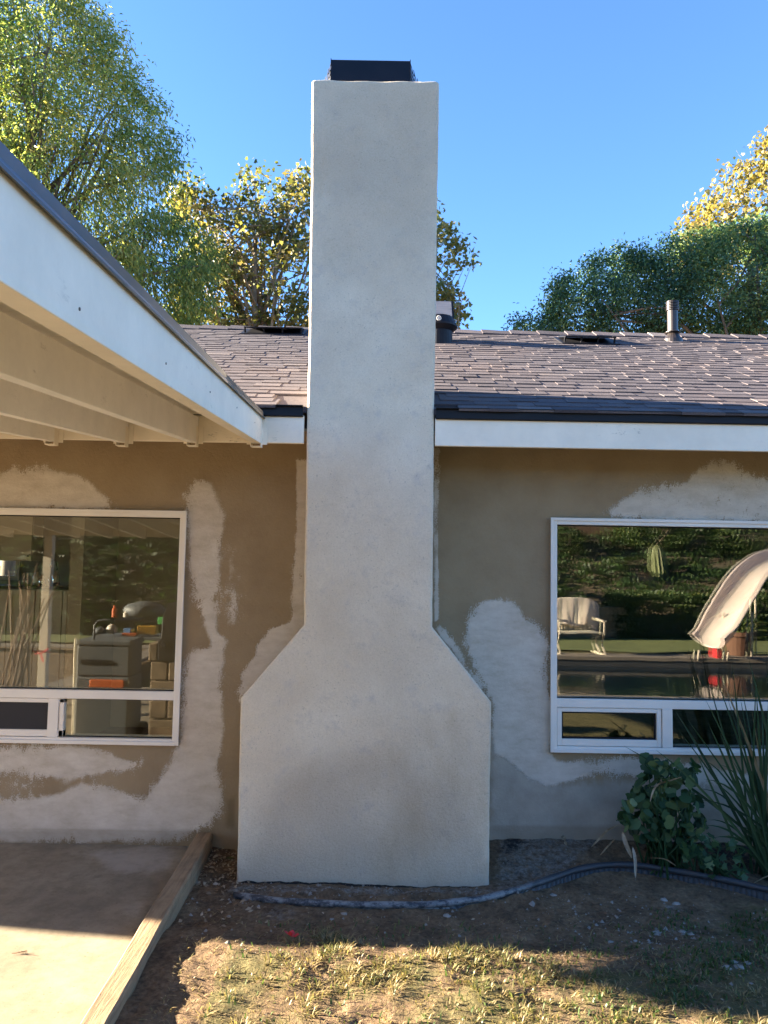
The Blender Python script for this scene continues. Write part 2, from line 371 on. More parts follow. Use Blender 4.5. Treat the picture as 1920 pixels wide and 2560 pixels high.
        if bevel:
            b = o.modifiers.new('bevel', 'BEVEL'); b.width = bevel; b.segments = seg; b.limit_method = 'ANGLE'; b.angle_limit = rad(40)
        return o
def npmesh(name, V, Fs, mats, parent=None, tint=None, smooth=False, base=None, attrs=None):
    V = np.asarray(V, dtype=np.float32); Fs = np.asarray(Fs, dtype=np.int32); k = Fs.shape[1]
    me = bpy.data.meshes.new(name); me.vertices.add(len(V)); me.vertices.foreach_set('co', V.ravel())
    me.loops.add(Fs.size); me.loops.foreach_set('vertex_index', Fs.ravel())
    me.polygons.add(len(Fs)); me.polygons.foreach_set('loop_start', np.arange(0, Fs.size, k, dtype=np.int32))
    if smooth: me.polygons.foreach_set('use_smooth', np.ones(len(Fs), dtype=bool))
    me.update(calc_edges=True)
    if tint is not None:
        a = me.attributes.new('tint', 'FLOAT', 'FACE'); a.data.foreach_set('value', np.asarray(tint, dtype=np.float32))
    for n, v in (attrs or {}).items():
        a = me.attributes.new(n, 'FLOAT', 'POINT'); a.data.foreach_set('value', np.asarray(v, dtype=np.float32))
    return link(name, me, mats, parent, base)

# ------------------------------------------------------------------ 2-D shapes as soft fields
def seg_d(px, py, poly, closed=True):
    d = np.full(px.shape, 1e9); n = len(poly)
    for i in range(n if closed else n-1):
        (ax, ay), (bx, by) = poly[i], poly[(i+1) % n]
        vx, vy = bx-ax, by-ay; L = vx*vx+vy*vy+1e-9
        t = np.clip(((px-ax)*vx+(py-ay)*vy)/L, 0, 1); d = np.minimum(d, np.hypot(px-ax-t*vx, py-ay-t*vy))
    return d
def inside(px, py, poly):
    r = np.zeros(px.shape, bool); n = len(poly)
    for i in range(n):
        (ax, ay), (bx, by) = poly[i], poly[(i+1) % n]
        c = ((ay > py) != (by > py)) & (px < (bx-ax)*(py-ay)/(by-ay+1e-12)+ax); r ^= c
    return r
def field(px, py, poly, soft):
    d = seg_d(px, py, poly); s = np.where(inside(px, py, poly), d, -d); return np.clip(.5+s/(2*soft), 0, 1)
def onwall(pts, Y=0.0): return [tuple(P(x, y, Y)[[0, 2]]) for x, y in pts]
def onground(pts, z=.03): return [tuple(G(x, y, z)[:2]) for x, y in pts]
def fbm(x, y, s, seed=0, o=4):
    r = np.zeros(np.shape(x)); a = 1; f = s; rg = np.random.default_rng(seed)
    for i in range(o):
        for k in range(3):
            an = rg.uniform(0, 6.28); r = r+a/3*np.sin((x*np.cos(an)+y*np.sin(an))*f*rg.uniform(.7, 1.3)*6.28+rg.uniform(0, 6.28)+1.3*np.sin((x*np.sin(an)-y*np.cos(an))*f*4+rg.uniform(0, 6)))
        a *= .5; f *= 2.1
    return r

# ================================================================== GROUND
POOL = (-4.0, 9.0, -10.0, -5.4)
HX0 = -9.0                                              # left end of the house
def axis(fine0, fine1, step, lo, hi, extra=()):
    a = list(np.arange(fine0, fine1+1e-6, step)); s = step; x = fine1
    while x < hi: s = min(s*1.18, 12); x += s; a.append(x)
    s = step; x = fine0
    while x > lo: s = min(s*1.18, 12); x -= s; a.append(x)
    return np.unique(np.round(np.array(a+list(extra)), 4))
e = .004
gx = axis(-1.25, 2.6, .02, -350, 350, (POOL[0]-e, POOL[0]+e, POOL[1]-e, POOL[1]+e))
gy = axis(-2.6, .06, .02, -350, 350, (POOL[2]-e, POOL[2]+e, POOL[3]-e, POOL[3]+e))
TB0, TB1 = P(512, 2078, -.015), G(230, 2560, .125)
tx0 = float(TB0[0]); tk = (float(TB1[0])-tx0)/(float(TB1[1])+.015)
def ground_h(X, Y):
    near = np.exp(-((np.maximum(np.abs(X-.6)-2.4, 0)/.8)**2+(np.maximum(np.abs(Y+1.2)-1.6, 0)/.8)**2))
    h = .025+near*(.010*fbm(X, Y, .7, 1)+.007*fbm(X, Y, 3.1, 2)+.004*fbm(X, Y, 11, 3, 2))
    h = h+near*.085*np.clip((Y+.38)/.38, 0, 1)*np.clip((X-.50)/.12, 0, 1)*np.clip((3-X)/1, 0, 1)
    h = h+near*.018*np.exp(-((Y+.60)/.10)**2)*np.clip((.9-np.abs(X+.05))/.2, 0, 1)*(1+.8*fbm(X, Y, 6, 7, 3))
    h = h+near*.04*np.clip((-Y-.90)/.35, 0, 1)+.012*np.exp(-((X+.85)/.22)**2-((Y+1.12)/.22)**2)
    h = np.where(X < tx0+tk*(Y+.015)-.012, -.08, h)
    inp = (X > POOL[0]) & (X < POOL[1]) & (Y > POOL[2]) & (Y < POOL[3]); h = np.where(inp, -1.4, h)
    return h
X, Y = np.meshgrid(gx, gy); Z = ground_h(X, Y)
xs, ys = X.ravel(), Y.ravel()
turf = np.clip(.60*np.clip((-1.05-ys)/.35, 0, 1)+.25*fbm(xs, ys, 1.3, 5), 0, 1)
turf = np.maximum(turf, field(xs, ys, onground([(1640, 2360), (1740, 2240), (1960, 2170), (2300, 2200), (2300, 2600), (1650, 2600), (1500, 2500)]), .2)*.55)
turf = np.where(ys < -2.8, .9, turf)*np.where(xs < -.62, .35, 1)
ash = field(xs, ys, onground([(560, 2215), (1225, 2215), (1240, 2120), (1300, 2080), (1560, 2080), (1560, 2120), (1500, 2150), (1330, 2235), (1180, 2250), (560, 2245)]), .05)*.66
for cx, cy, w, hh, k in ((1680, 2270, 60, 30, .62), (1705, 2325, 60, 18, .72), (1480, 2310, 120, 14, .55), (690, 2285, 90, 22, .6), (1840, 2440, 55, 22, .72), (870, 2285, 80, 10, .5)):
    ash = np.maximum(ash, k*field(xs, ys, onground([(cx-w, cy), (cx, cy-hh), (cx+w, cy), (cx, cy+hh)]), .05))
dark_ground = field(xs, ys, onground([(1235, 2110), (1330, 2095), (1350, 2130), (1290, 2185), (1240, 2195)]), .14)*.72  # dark soil patch right of the chimney
dark_ground = np.maximum(dark_ground, field(xs, ys, onground([(600, 2196), (1180, 2204), (1180, 2216), (600, 2210)]), .012)*.8)  # dark strip along the gap at the chimney foot
dark_ground = np.maximum(dark_ground, field(xs, ys, onground([(1540, 2060), (2000, 2060), (2000, 2230), (1560, 2150)]), .1)*.62)  # darker ground beneath the plants at right
nx, ny = len(gx), len(gy)
ii = np.arange(nx*ny).reshape(ny, nx)
Fq = np.stack([ii[:-1, :-1], ii[:-1, 1:], ii[1:, 1:], ii[1:, :-1]], -1).reshape(-1, 4)
g = npmesh('ground', np.stack([xs, ys, Z.ravel()], 1), Fq, M['dirt'], smooth=True, attrs={'turf': turf, 'ash': ash, 'dark_ground': dark_ground})
tag(g, kind='structure')
def gh(x, y): return float(ground_h(np.array(float(x)), np.array(float(y))))

# patio slab, left of the timber edging
SLZ = .042
sx_ = axis(-3.2, -1.02, .04, -8.6, -1.02); sx_ = sx_[(sx_ <= -1.0)]
sx_ = np.unique(np.append(sx_[sx_ > -8.6], -1.035)); sx_ = sx_[sx_ <= -1.0349]
sy_ = np.unique(np.append(np.arange(-5.2, -.02, .04), -.004))
X, Y = np.meshgrid(sx_, sy_); xs, ys = X.ravel(), Y.ravel()
xs = xs+(tx0+tk*(ys+.015)+1.035)*np.clip((xs+1.5)/.465, 0, 1)
zs = SLZ+.002*fbm(xs, ys, .5, 21)
ln = np.minimum(np.abs(ys+.70+.01*xs), 9)
zs = zs-.004*np.exp(-(ln/.012)**2)
st = np.maximum.reduce([field(xs, ys, onground(p, SLZ), .07)*k for p, k in (
    ([(340, 2290), (380, 2230), (400, 2260), (350, 2330), (315, 2365), (300, 2350)], .85),
    ([(40, 2160), (260, 2150), (300, 2200), (120, 2260), (20, 2230)], .45), ([(240, 2185), (275, 2180), (275, 2195), (245, 2195)], .6))])
du = np.maximum(field(xs, ys, onground([(380, 2110), (480, 2112), (440, 2180), (300, 2200), (150, 2130)], SLZ), .1)*.8, field(xs, ys, onground([(300, 2270), (390, 2200), (370, 2290), (290, 2350)], SLZ), .06)*.6)
ii = np.arange(len(xs)).reshape(len(sy_), len(sx_))
Fq = np.stack([ii[:-1, :-1], ii[:-1, 1:], ii[1:, 1:], ii[1:, :-1]], -1).reshape(-1, 4)
o = npmesh('patio', np.stack([xs, ys, zs], 1), Fq, M['slab'], smooth=True, attrs={'stain': st, 'dust': du}); tag(o, kind='structure')

# timber edging board between slab and dirt
TB0, TB1 = P(512, 2078, -.015), G(230, 2560, .125)
tx0 = float(TB0[0]); k = (float(TB1[0])-tx0)/(float(TB1[1])+.015)
mb = MB(); n = 40; ring = []
for i in range(n+1):
    y = -.012-4.6*i/n; x = tx0+k*(y+.015); wob = .0012*math.sin(i*.5)+.0006*math.sin(i*3.1)
    w = .045; zt = .122+.003*math.sin(i*.9)
    ring.append([(x-w+wob, y, -.03), (x+w+wob, y, -.03), (x+w+wob, y, zt-.008), (x+w-.007+wob, y, zt), (x-w+.007+wob, y, zt+.001), (x-w+wob, y, zt-.008)])
for i in range(n):
    a, b = ring[i], ring[i+1]
    mb.add(a+b, [(j, (j+1) % 6, 6+(j+1) % 6, 6+j) for j in range(6)])
mb.add(ring[0], [(5, 4, 3, 2, 1, 0)]); mb.add(ring[-1], [(0, 1, 2, 3, 4, 5)])
tag(mb.build('timber_edging', M['timber'], base=(tx0, -.02, 0)), 'long weathered timber board edging the concrete patio beside the bare dirt', 'edging board')

# ================================================================== HOUSE
house = thing('house', (0, 0, 0), 'single storey tan stucco house with shingled roof, two white framed windows and patchy plaster repairs', 'house')
WL = dict(x0=-3.30, x1=-1.168, z0=.618, z1=1.962); WR = dict(x0=.989, x1=3.05, z0=.618, z1=1.961)
WTOP = 2.40; WX1 = 8.0
wx = np.unique(np.round(np.concatenate([np.arange(HX0, -3.4, .3), np.arange(-3.4, 3.2, .02), np.arange(3.2, WX1+.01, .3), [WL['x0'], WL['x1'], WR['x0'], WR['x1'], WX1]]), 4))
wz = np.unique(np.round(np.concatenate([np.arange(-.1, WTOP, .02), [WL['z0'], WL['z1'], WR['z1'], WTOP]]), 4))
X, Z = np.meshgrid(wx, wz); xs, zs = X.ravel(), Z.ravel()
skim = np.zeros(len(xs)); thin = np.zeros(len(xs)); dirt = np.zeros(len(xs))
def patch(pts, k=1.0, soft=.065, arr=skim):
    arr[:] = np.maximum(arr, k*field(xs, zs, onwall(pts), soft))
z3 = lambda L: [(x*.4838, 1080+y*.4838) for x, y in L]
patch(z3([(-500, 150), (0, 200), (60, 180), (130, 195), (220, 180), (320, 205), (420, 228), (500, 285), (560, 340), (590, 400), (-500, 410)]))
patch(z3([(975, 290), (1000, 255), (1050, 238), (1100, 265), (1118, 330), (1150, 400), (1165, 500), (1145, 620), (1150, 740), (1125, 850), (1125, 960), (1120, 1030), (1180, 1080), (1150, 1130), (1150, 1350), (1155, 1500), (1148, 1620), (1125, 1700), (1140, 1790), (1158, 1900), (1135, 2000), (1080, 2040), (980, 2075), (950, 2115), (-500, 2130), (-500, 1900), (60, 1895), (200, 1880), (330, 1860), (420, 1800), (560, 1830), (690, 1880), (760, 1870), (820, 1800), (870, 1720), (890, 1640), (930, 1600), (945, 1400), (945, 1230), (960, 1160), (1010, 1115), (1090, 1100), (1070, 1040), (1030, 940), (1000, 830), (975, 700), (968, 500), (955, 330)]))
patch(z3([(-500, 1620), (440, 1620), (520, 1640), (640, 1690), (730, 1705), (660, 1745), (520, 1770), (380, 1790), (200, 1790), (120, 1770), (-500, 1770)]))
patch(z3([(300, 1740), (430, 1770), (420, 1830), (330, 1850), (280, 1800)]), .62)
patch(z3([(-500, 1760), (330, 1770), (420, 1800), (330, 1870), (-500, 1905)]), .47)
patch(z3([(1140, 560), (1200, 540), (1240, 600), (1250, 780), (1280, 900), (1280, 990), (1200, 1050), (1130, 1020), (1140, 800)]), .56, .07)
patch(z3([(1530, 140), (1600, 140), (1600, 1000), (1230, 1410), (1228, 1340), (1250, 1230), (1310, 1160), (1330, 1090), (1400, 1015), (1500, 975), (1505, 800), (1530, 500)]), .9, .025)
patch(z3([(1150, 1600), (1230, 1560), (1230, 1800), (1170, 1700)]), .3)
ov = lambda L: [(x*1.1573, y*1.1573) for x, y in L]
patch(ov([(1308, 1108), (1335, 1078), (1390, 1052), (1470, 1042), (1500, 1015), (1540, 990), (1590, 1000), (1640, 1025), (1720, 1040), (1900, 1060), (1900, 1140), (1400, 1130), (1325, 1118)]), .85, .05)
patch(ov([(1003, 1390), (1010, 1330), (1040, 1300), (1085, 1290), (1115, 1305), (1140, 1335), (1172, 1350), (1186, 1400), (1178, 1450), (1193, 1500), (1200, 1560), (1190, 1625), (1205, 1642), (1300, 1640), (1340, 1632), (1420, 1640), (1500, 1650), (1600, 1670), (1800, 1680), (1800, 1720), (1560, 1700), (1420, 1690), (1300, 1672), (1190, 1700), (1150, 1690), (1110, 1650), (1065, 1630), (1062, 1520), (1030, 1460)]), .95, .05)
patch(ov([(936, 965), (950, 965), (947, 1150), (950, 1340), (936, 1350)]), .8, .015)
patch(ov([(945, 1340), (1000, 1405), (1010, 1440), (1062, 1500), (1062, 1520), (1040, 1500), (940, 1360)]), .8, .02)
patch(ov([(1055, 1560), (1110, 1640), (1200, 1690), (1400, 1680), (1900, 1690), (1900, 1830), (1055, 1830)]), .95, .08, thin)
patch(ov([(1055, 1775), (1900, 1775), (1900, 1840), (1055, 1840)]), .55, .03, dirt)
patch(ov([(-400, 1785), (470, 1785), (470, 1840), (-400, 1840)]), .55, .02, dirt)
patch(z3([(1160, 1890), (1230, 1860), (1230, 2080), (1150, 2050)]), .75, .04, dirt)
ii = np.arange(len(xs)).reshape(len(wz), len(wx))
cx = (wx[:-1]+wx[1:])/2; cz = (wz[:-1]+wz[1:])/2; CX, CZ = np.meshgrid(cx, cz)
hole = np.zeros(CX.shape, bool)
for w in (WL, WR): hole |= (CX > w['x0']) & (CX < w['x1']) & (CZ > w['z0']) & (CZ < w['z1'])
Fq = np.stack([ii[:-1, :-1], ii[:-1, 1:], ii[1:, 1:], ii[1:, :-1]], -1)[~hole]
wy = .0015*fbm(xs, zs, 1.2, 9)*0-.0
mixV = np.stack([xs, wy, zs], 1)
wall = npmesh('wall', mixV, Fq, M['wall'], house, attrs={'skim': skim, 'thin': thin, 'dirt': dirt})
# window reveals, inner leaf, gable and back walls (seen through the panes only)
for w in (WL, WR):
    mb = MB(); x0, x1, z0, z1 = w['x0'], w['x1'], w['z0'], w['z1']
    mb.add([(x0, 0, z0), (x1, 0, z0), (x1, .14, z0), (x0, .14, z0)], [(0, 1, 2, 3)]); mb.add([(x0, 0, z1), (x1, 0, z1), (x1, .14, z1), (x0, .14, z1)], [(3, 2, 1, 0)])
    mb.add([(x0, 0, z0), (x0, .14, z0), (x0, .14, z1), (x0, 0, z1)], [(0, 1, 2, 3)]); mb.add([(x1, 0, z0), (x1, .14, z0), (x1, .14, z1), (x1, 0, z1)], [(3, 2, 1, 0)])
    mb.build('window_reveal', M['room'], house)
mb = MB()
segs = [(HX0+.01, WL['x0']), (WL['x1'], WR['x0']), (WR['x1'], WX1-.01)]
for a, b in segs: mb.box((a, .13, -.1), (b, .16, 2.4))
for w in (WL, WR):
    mb.box((w['x0'], .13, -.1), (w['x1'], .16, w['z0'])); mb.box((w['x0'], .13, w['z1']), (w['x1'], .16, 2.4))
BY = 5.2
mb.box((HX0, 0.004, -.1), (HX0+.01, 1.0, 2.4)); mb.box((HX0, 4.7, -.1), (HX0+.01, BY, 2.4)); mb.box((HX0, 1.0, -.1), (HX0+.01, 3.6, .5)); mb.box((HX0, 3.6, -.1), (HX0+.01, 4.7, 2.4)); mb.box((HX0, 1.0, 2.1), (HX0+.01, 3.6, 2.4)); mb.box((WX1-.01, 0.004, -.1), (WX1, BY, 2.4))  # unseen gable opening added to let sunlight into the kitchen
kw = [P(8, 1362, BY), P(50, 1440, BY)]                  # kitchen window in the back wall
kx0, kx1, kz1, kz0 = float(kw[0][0]), float(kw[1][0]), float(kw[0][2]), float(kw[1][2])
mb.box((HX0+.01, BY-.1, -.1), (kx0-.9, BY, 2.4)); mb.box((kx1, BY-.1, -.1), (WX1-.01, BY, 2.4))
mb.box((kx0-.9, BY-.1, -.1), (kx1, BY, kz0)); mb.box((kx0-.9, BY-.1, kz1), (kx1, BY, 2.4))
pxl = float(P(186, 1400, 2.6)[0])
mb.box((pxl, 2.5, .0), (pxl+.12, BY-.1, 2.36)); mb.box((.1, .17, .0), (.22, BY-.1, 2.36))
mb.box((pxl+.12, 3.4, .0), (.1, 3.5, 2.36))
mb.build('inner_wall', M['room'], house)
MB().box((HX0+.02, .17, 2.37), (WX1-.02, BY-.1, 2.39)).build('ceiling', M['room'], house)
MB().box((HX0+.02, .17, -.08), (WX1-.02, BY-.1, .0)).build('floor', M['floorwood'], house)

# ---- roof
EY, EZ, SL = -.47, 2.505, .45
dd = ray(1500, 838); s_ = dd[2]/dd[1]
RY = (1.65+s_*4.55-EZ+SL*EY)/(SL-s_); RZ = EZ+SL*(RY-EY)
ca, sa = math.cos(math.atan(SL)), math.sin(math.atan(SL))
LEN = (RY-EY)/ca
mb = MB()
def rp(x, s, n): return (x, EY+s*ca-n*sa, EZ+s*sa+n*ca)   # x along the eave, s up the slope, n off it
expo = .108; nc = int(LEN/expo)+1
RX0, RX1 = -5.2, 7.2
rr = random.Random(3)
for c in range(nc):
    s0 = c*expo-.006; s1 = min(s0+expo*1.9, LEN); x = RX0-rr.random()*.3
    hi = rr.random() < .5
    while x < RX1:
        w = rr.choice((.10, .13, .16, .19, .23)); hi = not hi; th = (.0085 if hi else .0055)+rr.uniform(-.001, .001)
        t = min(1, max(0, rr.gauss(.42, .12))); t = .85 if rr.random() < .03 else t
        j = rr.uniform(-.004, .004); tp = 0
        if x+w > -.435 and x < .26 and EY+s0*ca < -.16:
            if EY+s1*ca < 0 or True:
                x += w+.001; continue
        a = [rp(x+tp, s0+j, -.002), rp(x+w-tp, s0+j, -.002), rp(x+w, s1, -.003), rp(x, s1, -.003), rp(x+tp, s0+j, th+.004), rp(x+w-tp, s0+j, th+.004), rp(x+w, s1, .002), rp(x, s1, .002)]
        mb.hexa(a, 0, t); x += w+.001
# decking under the shingles; unseen far left eave end cut at an angle to shape the yard shadow
dk = [rp(RX1, .03, -.004), rp(RX1, LEN, -.004), rp(HX0-.35, LEN, -.004), rp(HX0-.05, .5, -.004), rp(HX0+1.25, .03, -.004), rp(-.43, .03, -.004), rp(-.43, .40, -.004), rp(.25, .40, -.004), rp(.25, .03, -.004)]
mb.prism(dk, (0, 0, -.03), 0, .3)
bk = [(RX1, RY, RZ-.006), (RX1, 2*RY+.5, EZ), (HX0-.35, 2*RY+.5, EZ), (HX0-.35, RY, RZ-.006)]
mb.prism(bk, (0, 0, -.05), 0, .4)
roof = mb.build('roof', M['shingle'], house)
mb = MB(); x = RX0
while x < RX1:
    L_ = .40; t = min(1, max(0, rr.gauss(.4, .2)))
    for sgn in (-1, 1):
        yy = RY+sgn*.15; zz = RZ-.15*SL
        lo, hi_ = .012, .025
        p = [(x, RY, RZ+lo-.01), (x, yy, zz+lo-.01), (x+L_, yy, zz+lo-.01), (x+L_, RY, RZ+lo-.01), (x, RY, RZ+hi_+.012), (x, yy, zz+hi_), (x+L_, yy, zz+lo), (x+L_, RY, RZ+lo+.006)]
        mb.hexa(p, 0, t)
    x += .265
mb.build('ridge_cap', M['shingle'], roof)
# ---- eave boards, in two pieces: the chimney stands between them
def fascia(x0, x1, nm=1):
    MB().box((x0, -.445, 2.314), (x1, -.418, 2.466)).build('fascia', M['fascia'], house, .003)
fascia(-7.4, -.44); fascia(.268, RX1)
for x0, x1, mt in ((-7.4, -.445, 'metal'), (.27, RX1, 'metal')):
    mb = MB(); pr = [(-.447, 2.46), (-.454, 2.456), (-.462, 2.462), (-.458, 2.508), (-.478, 2.513), (-.478, 2.517), (-.40, 2.522), (-.40, 2.517), (-.447, 2.512)]
    mb.prism([(x0, a, b) for a, b in pr], (x1-x0, 0, 0)); mb.build('drip_edge', M[mt], house)
MB().box((-7.4, -.418, 2.386), (-.42, -.003, 2.40)).box((.262, -.418, 2.386), (RX1, -.003, 2.40)).build('eave_soffit', M['wall'], house)

# ---- chimney
FY, BKY = -.45, -.02
zt = 4.366
outl = [(-.02, -.733, .576), (.03, -.732, .576), (.5, -.735, .577), (.958, -.737, .579), (1.345, -.412, .266), (2.4, -.423, .2645), (3.4, -.434, .2635), (zt, -.443, .263)]
rows = np.unique(np.concatenate([np.arange(-.06, zt-.02, .02), [.958, 1.345], zt-.018+.018*np.sin(np.linspace(0, math.pi/2, 5))]))
nc_ = 66; rc = .014; V = []; dampv = []
def lin(z, j):
    for a, b in zip(outl[:-1], outl[1:]):
        if z <= b[0]: return a[j]+(b[j]-a[j])*max(0, (z-a[0])/(b[0]-a[0]))
    return outl[-1][j]
ncol = None
for z in rows:
    x0, x1 = lin(z, 1), lin(z, 2)
    ins = 0 if z < zt-.018 else .018-math.sqrt(max(0, .018**2-(z-(zt-.018))**2))
    x0 += ins; x1 -= ins; fy = FY+ins
    wl = .0025*math.sin(z*2.1+1)+.0009*math.sin(z*7)+.0006*math.sin(z*37); wr = .0022*math.sin(z*1.9)+.0009*math.sin(z*6+2)+.0006*math.sin(z*41+1)
    x0 += wl; x1 += wr
    loop = [(x0, BKY), (x0, BKY-.1), (x0, fy+.1)]
    for a in np.linspace(0, math.pi/2, 5): loop.append((x0+rc-rc*math.cos(a), fy+rc-rc*math.sin(a)))
    for i in range(1, nc_): loop.append((x0+rc+(x1-x0-2*rc)*i/nc_, fy))
    for a in np.linspace(0, math.pi/2, 5): loop.append((x1-rc+rc*math.sin(a), fy+rc-rc*math.cos(a)))
    loop += [(x1, fy+.1), (x1, BKY-.1), (x1, BKY)]
    ncol = len(loop)
    for x, y in loop: V.append((x, y+(.002*math.sin(x*9+z*5)+.0016*math.sin(z*13-x*7)), z+.0025*math.sin(x*31)*(1 if z > zt-.03 else 0)))
V = np.array(V); nr = len(rows)
px_, pz_ = V[:, 0], V[:, 2]
def fw(pts, soft): return field(px_, pz_, onwall(pts, FY), soft)
damp_shade = .85*fw([(610, 2130), (640, 2040), (700, 1945), (780, 1905), (860, 1885), (917, 1862), (1000, 1868), (1070, 1915), (1150, 1960), (1190, 2060), (1210, 2120), (1225, 2230), (590, 2230)], .10)
damp_shade = np.maximum(damp_shade, .95*fw([(590, 2160), (700, 2150), (900, 2165), (1230, 2150), (1230, 2230), (585, 2230)], .05))
damp_shade = np.maximum(damp_shade, .80*fw([(740, 150), (1150, 150), (1150, 900), (1040, 895), (950, 880), (880, 900), (830, 950), (740, 960)], .22)*np.clip((pz_-2.55)/1.3, .45, 1))  # upper shaft: damp coat plus painted fall-off of light towards the top
damp_shade = damp_shade-.35*fw([(870, 1960), (960, 1930), (1010, 2010), (960, 2080), (880, 2060)], .09)
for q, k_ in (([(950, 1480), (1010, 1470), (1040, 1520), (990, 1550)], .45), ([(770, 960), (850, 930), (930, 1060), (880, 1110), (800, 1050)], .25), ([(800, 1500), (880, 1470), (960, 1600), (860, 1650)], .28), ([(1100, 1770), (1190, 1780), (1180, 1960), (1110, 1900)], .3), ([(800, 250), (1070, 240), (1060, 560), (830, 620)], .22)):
    damp_shade = np.maximum(damp_shade, k_*fw(q, .09))
ii = np.arange(nr*ncol).reshape(nr, ncol)
Fq = np.stack([ii[:-1, :-1], ii[:-1, 1:], ii[1:, 1:], ii[1:, :-1]], -1).reshape(-1, 4)
Fb = np.stack([ii[:-1, -1], ii[:-1, 0], ii[1:, 0], ii[1:, -1]], -1)
cap = np.stack([ii[-1, :(ncol//2)][:-1], ii[-1, :(ncol//2)][1:], ii[-1, ::-1][:(ncol//2)][1:], ii[-1, ::-1][:(ncol//2)][:-1]], -1)
chim = npmesh('chimney', V, np.concatenate([Fq, Fb, cap]), M['chimney'], house, smooth=True, attrs={'damp_shade': damp_shade})
chim['label'] = 'tall pale plastered chimney with broad sloping shoulders'
# chimney cap: mesh skirt under a bent black sheet
T0, T1 = P(829, 149, -.325), P(1025, 147, -.325)
cxa, cxb, ctz = float(T0[0]), float(T1[0]), float(T0[2])
ch0, ch1 = float(P(814, 197, -.35)[0]), float(P(1046, 197, -.35)[0])
mb = MB()
ya, yb = -.37, -.12
pr = [(ya-.035, zt+.004), (ya+.03, ctz-.012), (ya+.045, ctz), (yb-.045, ctz), (yb-.03, ctz-.012), (yb+.035, zt+.004), (yb+.031, zt+.004), (yb-.033, ctz-.016), (yb-.047, ctz-.006), (ya+.047, ctz-.006), (ya+.033, ctz-.016), (ya-.031, zt+.004)]
mb.prism([(cxa, a, b) for a, b in pr], (cxb-cxa, 0, 0))
for x in (cxa-.004, cxb): mb.box((x, ya+.03, ctz-.03), (x+.004, yb-.03, ctz-.002))
mb.build('cap_hood', M['black'], chim)
for sx0, sx1 in ((cxa, ch0), (cxb, ch1)):
    mb = MB(); nz, nyy = 5, 6
    def q(i, j):
        v = i/nz; return Vector((sx0+(sx1-sx0)*(1-v), (ya-.03)+.077*v+(yb-ya+.06-.154*v)*j/nyy, zt+.002+(ctz-.014-zt)*v))
    for i in range(nz):
        for j in range(nyy):
            off = .5 if i % 2 else 0
            if j+off+.5 <= nyy:
                mb.tube([q(i, j+off), q(i+1, j+.5 if off == 0 else j)], .0022, 4, cap=False); mb.tube([q(i, j+off), q(i+1, j-.5 if off == 0 else j+1)], .0022, 4, cap=False)
    mb.tube([q(0, 0), q(0, nyy)], .003, 4); mb.tube([q(nz, 0), q(nz, nyy)], .003, 4)
    mb.build('spark_screen', M['black'], chim)

# ---- windows
def window(w, mulx, sash_left, glass, tall):
    x0, x1, z0, z1 = w['x0'], w['x1'], w['z0'], w['z1']; fw_ = .034
    mid0, mid1 = .865, .915
    mb = MB(); y0, y1 = -.022, .10
    mb.box((x0, y0, z0), (x0+fw_, y1, z1)); mb.box((x1-fw_, y0, z0), (x1, y1, z1))
    mb.box((x0+fw_, y0, z1-fw_), (x1-fw_, y1, z1)); mb.box((x0+fw_, y0, z0), (x1-fw_, y1, z0+.026))
    mb.box((x0+fw_, y0+.004, mid0), (x1-fw_, y1-.004, mid1))
    for mx in mulx: mb.box((mx-.030, y0+.003, z0+.026), (mx+.030, y1-.006, mid0))
    f = mb.build('window', M['vinyl'], house, .003)
    mb = MB()                                           # raised outer lip all round
    l = .012
    mb.box((x0-.006, y0-.010, z0-.008), (x0+l, y0-.001, z1+.006)); mb.box((x1-l, y0-.010, z0-.008), (x1+.006, y0-.001, z1+.006))
    mb.box((x0+l, y0-.010, z1-l), (x1-l, y0-.001, z1+.006)); mb.box((x0+l, y0-.012, z0-.008), (x1-l, y0-.001, z0+l))
    mb.build('frame_lip', M['vinyl'], f, .002)
    def pane(a, b, c, d, yy, tilt=0, name='pane'):
        mb = MB(); mb.add([(a, yy, c), (b, yy, c), (b, yy, d), (a, yy, d)], [(0, 1, 2, 3)])
        dx = (b-a)*math.tan(tilt)
        mb.add([(a, yy+.016, c), (b, yy+.016+dx, c), (b, yy+.016+dx, d), (a, yy+.016, d)], [(0, 1, 2, 3)])
        mb.build(name, glass, f)
        mb = MB(); q = .006                             # dark gasket line round the glass
        mb.box((a-.004, yy-.006, d-q), (b+.004, yy-.002, d+.004)); mb.box((a-.004, yy-.006, c-.004), (b+.004, yy-.002, c+q))
        mb.box((a-.004, yy-.006, c+q), (a+q, yy-.002, d-q)); mb.box((b-q, yy-.006, c+q), (b+.004, yy-.002, d-q))
        mb.build('gasket', M['black'], f)
    pane(x0+fw_, x1-fw_, mid1, z1-fw_, .012, rad(.16))
    cells = [x0+fw_]+[v for mx in mulx for v in (mx-.03, mx+.03)]+[x1-fw_]
    for i in range(0, len(cells), 2):
        a, b = cells[i], cells[i+1]; c, d = z0+.026, mid0
        if (i//2) in sash_left:
            s = .030; mb = MB()
            mb.box((a+.003, -.012, c+.002), (a+s, .03, d-.002)); mb.box((b-s, -.012, c+.002), (b-.003, .03, d-.002))
            mb.box((a+s, -.012, d-s+.004), (b-s, .03, d-.002)); mb.box((a+s, -.012, c+.002), (b-s, .03, c+s+.01))
            mb.build('sash', M['vinyl'], f, .003)
            if sash_left[i//2] == 'screen':
                mb = MB(); mb.box((a+s, .0, c+s+.01), (b-s, .003, d-s+.004)); mb.build('insect_screen', M['screen'], f)
            else: pane(a+s+.004, b-s-.004, c+s+.014, d-s, .01, rad(.3))
        else: pane(a, b, c, d, .012)
    return f
